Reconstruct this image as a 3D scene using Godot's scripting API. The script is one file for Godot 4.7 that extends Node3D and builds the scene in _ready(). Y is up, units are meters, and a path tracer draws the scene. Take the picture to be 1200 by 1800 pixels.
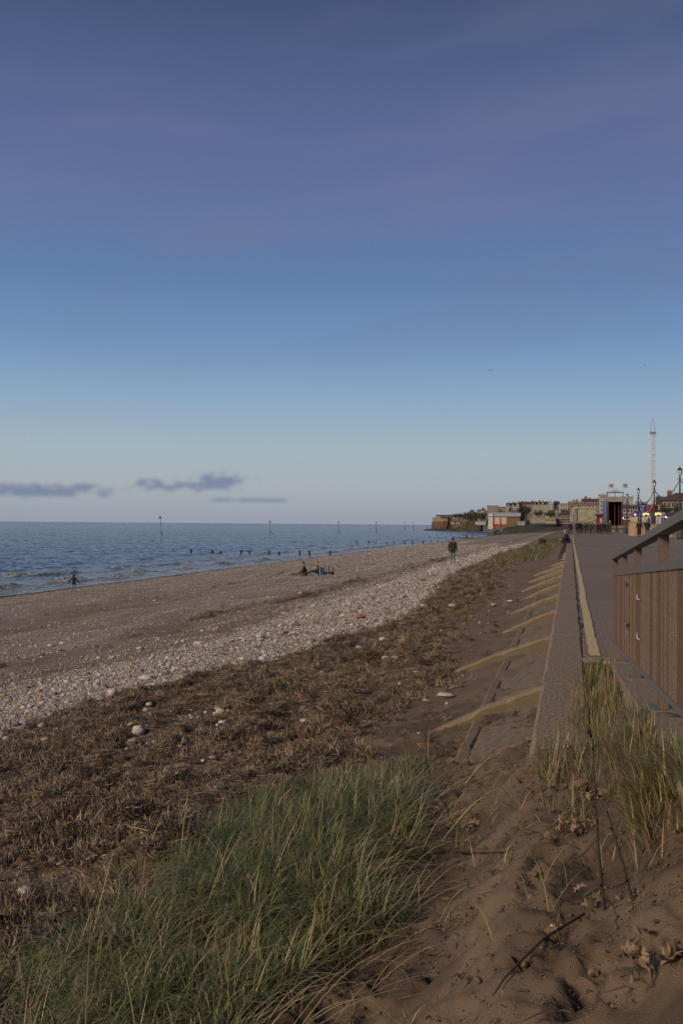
extends Node3D
# A shingle beach at dusk beside a sea wall and promenade, a resort town and striped cliffs far behind.
# World: y = 0 is the promenade surface, -z runs along the promenade, the sea lies towards -x.

const EYE := Vector3(0.0, 1.15, 0.0)
const FOCAL := 1750.0            # in pixels of the 1200 x 1800 photograph
const SEA_LEVEL := -4.55
var lens_basis: Basis
var used := {}
var rng := RandomNumberGenerator.new()
var M := {}
var noise_a := FastNoiseLite.new()
var noise_b := FastNoiseLite.new()
var noise_c := FastNoiseLite.new()

func lens_ray(x: float, y: float) -> Vector3:
	return Vector3((x - 600.0) / FOCAL, (900.0 - y) / FOCAL, -1.0)

# where the sight line through photo point (x, y) meets the plane z
func at(x: float, y: float, z: float) -> Vector3:
	var v := lens_basis * lens_ray(x, y)
	return EYE + v * (z / v.z)

# where it meets the level y = h
func down(x: float, y: float, h: float) -> Vector3:
	var v := lens_basis * lens_ray(x, y)
	return EYE + v * ((h - EYE.y) / v.y)

# where it meets the beach
func on_beach(x: float, y: float) -> Vector3:
	var v := lens_basis * lens_ray(x, y)
	var t := 1.5
	while t < 420.0:
		var p := EYE + v * t
		if p.y < land(p.x, p.z):
			break
		t += maxf(0.01, t * 0.002)
	var q := EYE + v * t
	return Vector3(q.x, land(q.x, q.z) + relief(q.x, q.z), q.z)

func sky_image() -> ImageTexture:
	# elevation in degrees -> colour as the eye sees it (sRGB)
	var stops := [[0.0, Color8(150, 156, 170)], [0.8, Color8(157, 164, 175)], [2.2, Color8(167, 176, 180)], [4.2, Color8(162, 180, 190)], [7.0, Color8(141, 168, 194)], [10.4, Color8(113, 146, 186)], [13.6, Color8(98, 128, 172)], [16.4, Color8(97, 120, 163)], [19.0, Color8(96, 112, 156)], [21.5, Color8(91, 106, 148)], [25.0, Color8(79, 96, 135)], [27.6, Color8(70, 86, 121)], [40.0, Color8(66, 80, 114)], [90.0, Color8(58, 72, 104)]]
	var w := 2048
	var h := 1024
	var data := PackedFloat32Array()
	data.resize(w * h * 4)
	var n := FastNoiseLite.new()
	n.seed = 5
	n.frequency = 1.0
	n.fractal_octaves = 3
	var puff := FastNoiseLite.new()
	puff.seed = 12
	puff.frequency = 1.0
	puff.fractal_octaves = 4
	# low clouds: photo x, photo y, half width, half height
	var clouds := [[60, 862, 150, 13], [150, 855, 45, 7], [-160, 858, 120, 14], [300, 856, 66, 9], [385, 845, 58, 14], [350, 853, 80, 11], [262, 847, 40, 5], [462, 880, 60, 3.6], [395, 880, 42, 2.6], [-420, 850, 150, 12], [1500, 862, 140, 12], [1900, 850, 120, 9], [2400, 866, 200, 12]]
	var spots := []
	for c in clouds:
		var v: Vector3 = (lens_basis * lens_ray(clampf(c[0], -300.0, 1400.0), c[1])).normalized()
		var az := atan2(v.x, -v.z) + deg_to_rad((float(c[0]) - clampf(c[0], -300.0, 1400.0)) / 30.0)
		spots.append([rad_to_deg(az), rad_to_deg(asin(v.y)), float(c[2]) / 31.5, float(c[3]) / 31.5])
	var k := 0
	for j in h:
		var el := 90.0 - (j + 0.5) / h * 180.0
		var base := Color(0, 0, 0)
		var e := maxf(el, 0.0)
		for s in stops.size() - 1:
			if e >= stops[s][0] and e <= stops[s + 1][0]:
				base = (stops[s][1] as Color).srgb_to_linear().lerp((stops[s + 1][1] as Color).srgb_to_linear(), (e - stops[s][0]) / (stops[s + 1][0] - stops[s][0]))
		var veil := smoothstep(3.0, 14.0, el) * (1.0 - smoothstep(24.0, 40.0, el))
		for i in w:
			var c := base
			if el > 0.0:
				var az := (i + 0.5) / w * 360.0
				if az > 180.0:
					az -= 360.0
				if veil > 0.0:
					# thin streaks of high cloud, long and flat
					var q := n.get_noise_3d(sin(deg_to_rad(az)) * 2.6, cos(deg_to_rad(az)) * 2.6, (el - sin(deg_to_rad(az)) * 4.0) * 0.2)
					var s2 := veil * smoothstep(-0.2, 0.55, q) * 0.24
					c = c.lerp(Color(0.185, 0.195, 0.31), s2)
				if el < 7.0:
					var dens := 0.0
					for s in spots:
						var dx: float = (az - s[0]) / s[2]
						var dy: float = (el - s[1]) / s[3]
						if absf(dx) < 1.6 and absf(dy) < 2.2:
							var edge := puff.get_noise_3d(az * 0.9, el * 3.6, 0.0) * 1.15 + puff.get_noise_3d(az * 2.2, el * 7.0, 3.0) * 0.3
							dens = maxf(dens, smoothstep(0.0, 0.55, 1.0 - sqrt(dx * dx + dy * dy) + edge * 0.6))
					c = c.lerp(Color8(116, 128, 158).srgb_to_linear(), dens * 0.85)
			data[k] = c.r
			data[k + 1] = c.g
			data[k + 2] = c.b
			data[k + 3] = 1.0
			k += 4
	return ImageTexture.create_from_image(Image.create_from_data(w, h, false, Image.FORMAT_RGBAF, data.to_byte_array()))

func set_camera_and_light() -> void:
	var p1 := lens_ray(0.0, 916.2)
	var p2 := lens_ray(1000.0, 924.3)
	var up := p2.cross(p1).normalized()
	if up.y < 0.0:
		up = -up
	var ahead := lens_ray(1002.0, 924.3)
	ahead = (ahead - up * ahead.dot(up)).normalized()
	var side := ahead.cross(up)
	lens_basis = Basis(side, up, -ahead).transposed()
	var cam := Camera3D.new()
	cam.name = "camera"
	cam.fov = rad_to_deg(2.0 * atan(900.0 / FOCAL))
	cam.near = 0.05
	cam.far = 60000.0
	cam.transform = Transform3D(lens_basis, EYE)
	cam.current = true
	add_child(cam)
	var env := Environment.new()
	env.background_mode = Environment.BG_SKY
	var sky := Sky.new()
	var sm := PanoramaSkyMaterial.new()
	sm.panorama = sky_image()
	sky.sky_material = sm
	env.sky = sky
	env.tonemap_mode = Environment.TONE_MAPPER_LINEAR
	env.tonemap_exposure = 1.0
	env.sdfgi_enabled = true
	env.ssao_enabled = true
	env.ssil_enabled = true
	var we := WorldEnvironment.new()
	we.environment = env
	add_child(we)
	var sun := DirectionalLight3D.new()
	sun.name = "sun"
	sun.light_color = Color(1.0, 0.89, 0.75)
	sun.light_energy = 1.05
	sun.light_angular_distance = 22.0
	sun.shadow_enabled = true
	sun.look_at_from_position(Vector3.ZERO, Vector3(0.58, -0.46, -0.70))
	add_child(sun)

# ---------------------------------------------------------------- building blocks
class Shape:
	var v := PackedVector3Array()
	var n := PackedVector3Array()
	var c := PackedColorArray()
	var t := PackedInt32Array()
	var col := Color(1, 1, 1)
	func point(p: Vector3, nn: Vector3) -> int:
		v.append(p)
		n.append(nn)
		c.append(col)
		return v.size() - 1
	# corners run anticlockwise seen from outside
	func quad(a: Vector3, b: Vector3, cc: Vector3, d: Vector3) -> void:
		var nn := (b - a).cross(d - a)
		if nn.length_squared() < 1e-14:
			nn = (cc - b).cross(d - b)
		nn = nn.normalized()
		var k := v.size()
		for p in [a, b, cc, d]:
			point(p, nn)
		t.append_array([k, k + 2, k + 1, k, k + 3, k + 2])
	func tri(a: Vector3, b: Vector3, cc: Vector3) -> void:
		var nn := (b - a).cross(cc - a).normalized()
		var k := v.size()
		for p in [a, b, cc]:
			point(p, nn)
		t.append_array([k, k + 2, k + 1])
	func hexa(p: Array) -> void:   # 0-3 bottom (anticlockwise from above), 4-7 top
		quad(p[3], p[2], p[1], p[0])
		quad(p[4], p[5], p[6], p[7])
		for i in 4:
			quad(p[i], p[(i + 1) % 4], p[(i + 1) % 4 + 4], p[i + 4])
	func box(lo: Vector3, hi: Vector3, x := Transform3D()) -> void:
		var p := []
		for y in [lo.y, hi.y]:
			for q in [[lo.x, hi.z], [hi.x, hi.z], [hi.x, lo.z], [lo.x, lo.z]]:
				p.append(x * Vector3(q[0], y, q[1]))
		hexa(p)
	# a box with its long edges cut off
	func slab(lo: Vector3, hi: Vector3, b: float, x := Transform3D()) -> void:
		var p := []
		for q in [[lo.x, hi.z], [hi.x, hi.z], [hi.x, lo.z], [lo.x, lo.z]]:
			p.append(x * Vector3(q[0], lo.y, q[1]))
		for q in [[lo.x, hi.z], [hi.x, hi.z], [hi.x, lo.z], [lo.x, lo.z]]:
			p.append(x * Vector3(q[0], hi.y - b, q[1]))
		for q in [[lo.x + b, hi.z - b], [hi.x - b, hi.z - b], [hi.x - b, lo.z + b], [lo.x + b, lo.z + b]]:
			p.append(x * Vector3(q[0], hi.y, q[1]))
		quad(p[3], p[2], p[1], p[0])
		quad(p[8], p[9], p[10], p[11])
		for k in [0, 4]:
			for i in 4:
				quad(p[k + i], p[k + (i + 1) % 4], p[k + (i + 1) % 4 + 4], p[k + i + 4])
	func tube(pts: Array, rad: Array, sides := 8, caps := true) -> void:
		var k := v.size()
		var m := pts.size()
		var side := Vector3.ZERO
		for i in m:
			var d: Vector3 = (pts[mini(i + 1, m - 1)] - pts[maxi(i - 1, 0)]).normalized()
			if side == Vector3.ZERO:
				side = d.cross(Vector3(0.31, 0.2, 0.93)).normalized()
			side = (side - d * side.dot(d)).normalized()
			var up := d.cross(side)
			for s in sides:
				var a := TAU * s / sides
				var nn := side * cos(a) + up * sin(a)
				point(pts[i] + nn * float(rad[i]), nn)
		for i in m - 1:
			for s in sides:
				var a0 := k + i * sides + s
				var a1 := k + i * sides + (s + 1) % sides
				t.append_array([a0, a1 + sides, a1, a0, a0 + sides, a1 + sides])
		if caps:
			for e: int in [0, m - 1]:
				var cn: Vector3 = (pts[0] - pts[1]).normalized() if e == 0 else (pts[m - 1] - pts[m - 2]).normalized()
				var ci := point(pts[e], cn)
				for s in sides:
					var q0: int = k + e * sides + s
					var q1: int = k + e * sides + (s + 1) % sides
					if e == 0:
						t.append_array([ci, q0, q1])
					else:
						t.append_array([ci, q1, q0])
	func bar(a: Vector3, b: Vector3, r: float, sides := 6) -> void:
		tube([a, b], [r, r], sides)
	func lathe(prof: Array, sides := 10, o := Vector3.ZERO) -> void:   # prof: [radius, height] upwards
		for i in prof.size() - 1:
			for s in sides:
				var a0 := TAU * s / sides
				var a1 := TAU * (s + 1) / sides
				quad(o + Vector3(cos(a0) * prof[i][0], prof[i][1], -sin(a0) * prof[i][0]), o + Vector3(cos(a1) * prof[i][0], prof[i][1], -sin(a1) * prof[i][0]), o + Vector3(cos(a1) * prof[i + 1][0], prof[i + 1][1], -sin(a1) * prof[i + 1][0]), o + Vector3(cos(a0) * prof[i + 1][0], prof[i + 1][1], -sin(a0) * prof[i + 1][0]))
	# a flat leaf or blade of several joints
	func ribbon(pts: Array, half: Array, across: Vector3) -> void:
		var k := v.size()
		var m := pts.size()
		for i in m:
			var d: Vector3 = (pts[mini(i + 1, m - 1)] - pts[maxi(i - 1, 0)]).normalized()
			var w := (across - d * across.dot(d)).normalized()
			var nn := d.cross(w)
			point(pts[i] - w * float(half[i]), nn)
			point(pts[i] + w * float(half[i]), nn)
		for i in m - 1:
			var b := k + i * 2
			t.append_array([b, b + 1, b + 3, b, b + 3, b + 2])
	func done(smooth := false) -> ArrayMesh:
		if smooth:
			pass
		var arr := []
		arr.resize(Mesh.ARRAY_MAX)
		arr[Mesh.ARRAY_VERTEX] = v
		arr[Mesh.ARRAY_NORMAL] = n
		arr[Mesh.ARRAY_COLOR] = c
		arr[Mesh.ARRAY_INDEX] = t
		var m := ArrayMesh.new()
		if v.size():
			m.add_surface_from_arrays(Mesh.PRIMITIVE_TRIANGLES, arr)
		return m

func numbered(called: String) -> String:
	var k: int = used.get(called, 0)
	used[called] = k + 1
	return called if k == 0 else "%s_%03d" % [called, k]

func tag(o: Node3D, label: String, category: String, group := "") -> Node3D:
	o.set_meta("label", label)
	o.set_meta("category", category)
	if group:
		o.set_meta("group", group)
	return o

func thing(called: String, label: String, category: String, where := Vector3.ZERO, group := "", turn := 0.0) -> Node3D:
	var o := Node3D.new()
	o.name = numbered(called)
	add_child(o)
	o.position = where
	o.rotation.y = turn
	return tag(o, label, category, group)

func part(called: String, mesh: Mesh, m: Material, parent: Node3D, where := Vector3.ZERO) -> MeshInstance3D:
	var o := MeshInstance3D.new()
	o.name = called
	o.mesh = mesh
	o.material_override = m
	parent.add_child(o, true)
	o.position = where
	return o

func single(called: String, mesh: Mesh, m: Material, label: String, category: String, where := Vector3.ZERO, group := "") -> MeshInstance3D:
	var o := MeshInstance3D.new()
	o.name = numbered(called)
	o.mesh = mesh
	o.material_override = m
	add_child(o)
	o.position = where
	tag(o, label, category, group)
	return o

func setting(called: String, mesh: Mesh, m: Material, kind := "structure") -> MeshInstance3D:
	var o := MeshInstance3D.new()
	o.name = numbered(called)
	o.mesh = mesh
	o.material_override = m
	o.set_meta("kind", kind)
	add_child(o)
	return o

func mass(called: String, label: String, category: String, mesh: Mesh, m: Material, spots: Array, tints: PackedColorArray, parent: Node3D) -> void:
	var mm := MultiMesh.new()
	mm.transform_format = MultiMesh.TRANSFORM_3D
	mm.use_colors = true
	mm.mesh = mesh
	mm.instance_count = spots.size()
	for i in spots.size():
		mm.set_instance_transform(i, spots[i])
		mm.set_instance_color(i, tints[i])
	var o := MultiMeshInstance3D.new()
	o.name = called
	o.multimesh = mm
	o.material_override = m
	o.set_meta("kind", "stuff")
	parent.add_child(o, true)

func stuff_root(called: String, label: String, category: String) -> Node3D:
	var o := thing(called, label, category)
	o.set_meta("kind", "stuff")
	return o

# ---------------------------------------------------------------- materials
func speckle(sd: int, freq: float, octaves: int, dark: Color, light: Color, size := 512, kind := FastNoiseLite.TYPE_SIMPLEX_SMOOTH) -> NoiseTexture2D:
	var nz := FastNoiseLite.new()
	nz.seed = sd
	nz.noise_type = kind
	nz.frequency = freq
	nz.fractal_octaves = octaves
	var g := Gradient.new()
	g.set_color(0, dark)
	g.set_color(1, light)
	g.set_offset(0, 0.2)
	g.set_offset(1, 0.8)
	var tx := NoiseTexture2D.new()
	tx.width = size
	tx.height = size
	tx.seamless = true
	tx.noise = nz
	tx.color_ramp = g
	return tx

func paint(called: String, lin: Color, rough: float, tex: Texture2D = null, scale := 1.0, relief := 0.0, relief_tex: Texture2D = null) -> StandardMaterial3D:
	var m := StandardMaterial3D.new()
	m.resource_name = called
	m.albedo_color = lin.linear_to_srgb()
	m.roughness = rough
	m.vertex_color_use_as_albedo = true
	if tex or relief_tex:
		m.albedo_texture = tex
		m.uv1_triplanar = true
		m.uv1_world_triplanar = true
		m.uv1_scale = Vector3.ONE * scale
	if relief_tex:
		m.heightmap_enabled = true
		m.heightmap_texture = relief_tex
		m.heightmap_scale = relief
	M[called] = m
	return m

func make_materials() -> void:
	var grain := speckle(1, 0.11, 4, Color(0.6, 0.6, 0.6), Color(1, 1, 1))
	var fine := speckle(2, 0.3, 3, Color(0.45, 0.45, 0.45), Color(1, 1, 1))
	var blotch := speckle(3, 0.03, 6, Color(0.74, 0.71, 0.67), Color(1, 1, 1))
	var lumps := speckle(4, 0.06, 5, Color(0, 0, 0), Color(1, 1, 1))
	var pits := speckle(6, 0.22, 3, Color(0, 0, 0), Color(1, 1, 1))
	paint("ground", Color(1, 1, 1), 0.95, fine, 2.3, 0.22, pits)
	var mild := speckle(9, 0.02, 5, Color(0.86, 0.85, 0.84), Color(1, 1, 1))
	var worn := speckle(11, 0.05, 6, Color(0.64, 0.61, 0.57), Color(1, 1, 1))
	paint("concrete", Color(0.32, 0.262, 0.208), 0.9, worn, 1.3, 0.25, pits)
	paint("concrete_fine", Color(0.36, 0.32, 0.28), 0.9, fine, 2.2, 0.5, pits)
	paint("slab", Color(0.265, 0.225, 0.197), 0.88, worn, 0.9, 0.2, pits)
	paint("rib", Color(0.70, 0.56, 0.37), 0.95, fine, 2.4, 1.6, pits)
	paint("rib_top", Color(0.50, 0.40, 0.28), 0.95, fine, 2.0, 1.0, pits)
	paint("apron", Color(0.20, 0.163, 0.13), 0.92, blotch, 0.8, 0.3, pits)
	paint("tar", Color(0.06, 0.056, 0.056), 0.7, grain, 2.0, 0.6, lumps)
	paint("yellow_paint", Color(0.70, 0.60, 0.33), 0.8, speckle(7, 0.05, 5, Color(0.66, 0.64, 0.62), Color(1, 1, 1)), 1.6, 0.15, pits)
	var rust := speckle(8, 0.035, 5, Color(0.42, 0.42, 0.42), Color(1, 0.94, 0.90))
	var r := paint("rust", Color(0.20, 0.142, 0.118), 0.8, grain, 2.2, 0.1, pits)
	r = paint("rust_dark", Color(0.13, 0.10, 0.08), 0.7, rust, 2.0, 0.15, pits)
	paint("steel", Color(0.17, 0.155, 0.14), 0.55, grain, 2.0)
	r = paint("galvanised", Color(0.22, 0.22, 0.22), 0.5, grain, 3.0)
	r.metallic = 0.15
	r = paint("blade", Color(1, 1, 1), 0.6)
	r.backlight_enabled = true
	r.backlight = Color(0.10, 0.11, 0.05)
	paint("wrack", Color(1, 1, 1), 0.85)
	paint("stone", Color(1, 1, 1), 0.8, grain, 6.0)
	paint("chalk", Color(1, 1, 1), 0.9, blotch, 3.0, 0.4, pits)
	paint("twig", Color(0.06, 0.042, 0.035), 0.8, fine, 4.0)
	paint("leaf", Color(1, 1, 1), 0.8, fine, 5.0)
	paint("cloth", Color(1, 1, 1), 0.9)
	paint("plain", Color(1, 1, 1), 0.75)
	paint("gloss", Color(1, 1, 1), 0.35)
	paint("wood", Color(0.075, 0.062, 0.055), 0.85, fine, 1.5)
	paint("wall", Color(1, 1, 1), 0.9, mild, 0.07)
	paint("brick", Color(1, 1, 1), 0.9, mild, 0.11)
	paint("roof", Color(1, 1, 1), 0.8, mild, 0.13)
	paint("glass", Color(0.03, 0.035, 0.045), 0.08)
	paint("crown", Color(1, 1, 1), 0.7)
	paint("cliff", Color(1, 1, 1), 0.95, fine, 0.2)
	paint("hill", Color(1, 1, 1), 0.95, fine, 0.15)
	paint("foam", Color(0.58, 0.62, 0.66), 0.8, grain, 1.4)
	var sea := paint("sea", Color(1, 1, 1), 0.16)
	sea.metallic_specular = 0.5
	for lamp in [["lamp_white", Color(0.75, 0.82, 1.0), 2.2], ["lamp_gold", Color(1.0, 0.72, 0.12), 1.3], ["lamp_pink", Color(1.0, 0.5, 0.8), 1.0]]:
		var g := paint(lamp[0], Color(0.6, 0.6, 0.6), 0.4)
		g.emission_enabled = true
		g.emission = lamp[1]
		g.emission_energy_multiplier = lamp[2]
	var lantern := paint("lantern_glass", Color(0.55, 0.58, 0.6), 0.35)
	lantern.roughness = 0.3

# ---------------------------------------------------------------- the land
const PROFILE := [[-60.0, -0.135], [0.15, -0.135], [0.6, -0.285], [0.8, -0.33], [1.05, -0.40], [2.2, -0.60], [5.5, -1.18], [8.6, -1.64], [12.5, -1.98], [18.0, -2.42], [30.0, -3.42], [42.0, -4.57], [60.0, -6.4], [120.0, -9.0]]
var dry_edge := 0.0

func profile(u: float) -> float:
	for i in PROFILE.size() - 1:
		if u <= PROFILE[i + 1][0]:
			var t := clampf((u - PROFILE[i][0]) / (PROFILE[i + 1][0] - PROFILE[i][0]), 0.0, 1.0)
			return lerpf(PROFILE[i][1], PROFILE[i + 1][1], t)
	return -9.0

func grass_mound(x: float, z: float) -> float:
	# the hummock that the big grass patch grows on
	var d := Vector2((x + 1.45) / 1.05, (z + 4.1) / 2.3).length()
	return 0.07 * (1.0 - smoothstep(0.35, 1.05, d))

func land(x: float, z: float) -> float:
	var u := -x
	var y := profile(u)
	if z > -9.0:
		# the bank between the path and the ramp, and the blown sand that buries the end of the wall
		var near := smoothstep(-6.4, -4.2, z)
		y += near * 0.12 * smoothstep(-0.6, 0.2, x)
		y += smoothstep(-5.7, -4.9, z) * 0.12 * smoothstep(-0.45, -0.12, x)
		y += 0.19 * smoothstep(0.04, 0.36, x) * smoothstep(-9.0, -7.0, z)
		y += grass_mound(x, z)
	else:
		# further on drifted sand and turf lie almost level with the wall
		var far := smoothstep(28.0, 46.0, -z)
		y += far * 0.24 * (1.0 - smoothstep(1.5, 7.0, u)) * smoothstep(0.16, 0.5, u)
	if u > 0.12 and u < 0.66 and z < -6.0:
		# sand blown into the bays of the apron
		y += noise_b.get_noise_2d(x * 2.0, z * 1.3) * 0.09 + 0.012
	if u > 0.2:
		y += noise_a.get_noise_2d(x * 0.55, z * 0.35) * 0.09 * smoothstep(0.2, 2.0, u)
		y += noise_b.get_noise_2d(x * 1.0, z * 0.35) * 0.10 * smoothstep(6.0, 14.0, u) * (1.0 - smoothstep(36.0, 42.0, u))
	return y

# small humps of the surface: trodden sand, heaped seaweed
func relief(x: float, z: float) -> float:
	if z < -45.0:
		return 0.0
	var u := -x
	var y := noise_c.get_noise_2d(x * 2.6, z * 2.6) * 0.03
	if u > 1.3 and u < 6.6:
		var w := wrack_share(x, z)
		y += w * (noise_c.get_noise_2d(x * 2.9, z * 2.9) * 0.19 + 0.02)
	return y

# how far a zone boundary wanders
func wander(x: float, z: float) -> float:
	return noise_a.get_noise_2d(z * 0.16, x * 0.05 + 40.0) * 1.5 + noise_b.get_noise_2d(x * 1.2, z * 1.0) * 0.7

func band(u: float, a: float, b: float, soft: float) -> float:
	return smoothstep(a - soft, a + soft, u) * (1.0 - smoothstep(b - soft, b + soft, u))

func table(rows: Array, k: float) -> float:
	for i in rows.size() - 1:
		if k <= rows[i + 1][0]:
			return lerpf(rows[i][1], rows[i + 1][1], clampf((k - rows[i][0]) / (rows[i + 1][0] - rows[i][0]), 0.0, 1.0))
	return rows[-1][1]

# distance from the wall at which the seaweed ends, and at which the near pebble bank ends, going along the beach
const WRACK_EDGE := [[0.0, 5.6], [9.0, 5.9], [11.0, 6.3], [12.5, 6.0], [13.6, 5.1], [15.0, 4.6], [16.2, 4.3], [18.0, 3.75], [20.0, 3.3], [23.0, 3.4], [26.0, 3.6], [32.0, 4.0], [42.0, 4.7], [60.0, 5.0], [200.0, 5.1]]
const BANK_EDGE := [[0.0, 9.6], [15.0, 9.3], [17.0, 8.8], [18.5, 8.1], [23.0, 8.2], [28.0, 8.3], [38.0, 8.2], [56.0, 8.8], [70.0, 9.0], [200.0, 9.2]]

func shingle_share(x: float, z: float) -> float:
	var e := wander(x, z)
	var u := -x + e * 0.25
	var lower := table(WRACK_EDGE, -z)
	var upper := table(BANK_EDGE, -z)
	var s := smoothstep(lower - 0.2, lower + 0.2, u) * (1.0 - smoothstep(upper - 1.2, upper + 1.0, u))
	u = -x + e * 0.6
	var patchy := smoothstep(-0.25, 0.35, noise_b.get_noise_2d(x * 0.5, z * 0.25))
	s = maxf(s, band(u, 11.6, 17.0, 0.7) * (0.45 + 0.55 * patchy))
	s = maxf(s, band(u, 22.0, 39.5, 1.2) * (0.5 + 0.5 * patchy))
	s = maxf(s, band(u, 14.0, 22.0, 1.5) * smoothstep(38.0, 55.0, -z) * 0.6)
	return s

func wrack_share(x: float, z: float) -> float:
	var e := wander(x, z)
	var u := -x + e * 0.25
	var edge := table(WRACK_EDGE, -z)
	var start := 1.6 + 0.4 * smoothstep(10.0, 20.0, -z)
	var w := band(u, start, edge + 0.1, 0.25) * (0.22 + 0.78 * smoothstep(-0.22, 0.12, noise_b.get_noise_2d(x * 1.5 + 5.0, z * 1.2)))
	w *= 1.0 - 0.7 * smoothstep(10.0, 20.0, -z) * (1.0 - smoothstep(edge - 2.0, edge - 0.6, u))
	u = -x + e * 0.55
	var line := smoothstep(0.05, 0.3, noise_b.get_noise_2d(x * 0.8 + 90.0, z * 0.16))
	w = maxf(w, band(u, 11.2, 12.0, 0.3) * line)
	w = maxf(w, band(u, 10.2, 10.9, 0.25) * line * smoothstep(25.0, 40.0, -z))
	w = maxf(w, band(u, 20.2, 20.7, 0.3) * line * 0.6)
	w = maxf(w, band(u, 39.6, 40.6, 0.4) * 0.7)
	return w

func land_colour(x: float, z: float) -> Color:
	var u := -x
	var sand := Color(0.39, 0.305, 0.23)
	sand = sand.lerp(Color(0.29, 0.212, 0.152), smoothstep(-0.3, 0.5, noise_a.get_noise_2d(x * 0.9, z * 0.5)))
	var c := sand
	var soil := Color(0.25, 0.168, 0.11)
	c = c.lerp(soil, band(u + noise_a.get_noise_2d(z, x) * 0.4, 0.15, table(WRACK_EDGE, -z), 0.3) * 0.85)
	if z > -8.5 and u < 2.4:
		# the trodden path: damp, dull sand with dirt trodden in
		var dirt := smoothstep(-0.2, 0.25, noise_b.get_noise_2d(x * 3.4, z * 3.4))
		c = c.lerp(Color(0.265, 0.19, 0.128).lerp(Color(0.15, 0.104, 0.07), dirt), smoothstep(2.4, 1.4, u))
	c = c.lerp(Color(0.45, 0.405, 0.365), shingle_share(x, z) * 0.85)
	c = c.lerp(Color(0.15, 0.104, 0.066), wrack_share(x, z) * 0.85)
	# the sand that each tide wets is darker
	var wet := smoothstep(38.8, 40.6, u + noise_b.get_noise_2d(z * 0.6, x * 0.6) * 1.2)
	c = c.lerp(Color(0.15, 0.105, 0.08), wet)
	# turf by the wall
	var turf := turf_share(x, z)
	c = c.lerp(Color(0.10, 0.105, 0.05), turf * 0.8)
	var k := 1.0 + noise_c.get_noise_2d(x * 3.0, z * 3.0) * 0.22
	return Color(c.r * k, c.g * k, c.b * k)

func turf_share(x: float, z: float) -> float:
	var u := -x + noise_a.get_noise_2d(x * 1.2, z * 0.5) * 1.2
	return band(u, 1.1, 3.9, 0.5) * band(-z, 44.0, 115.0, 6.0)

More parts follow.
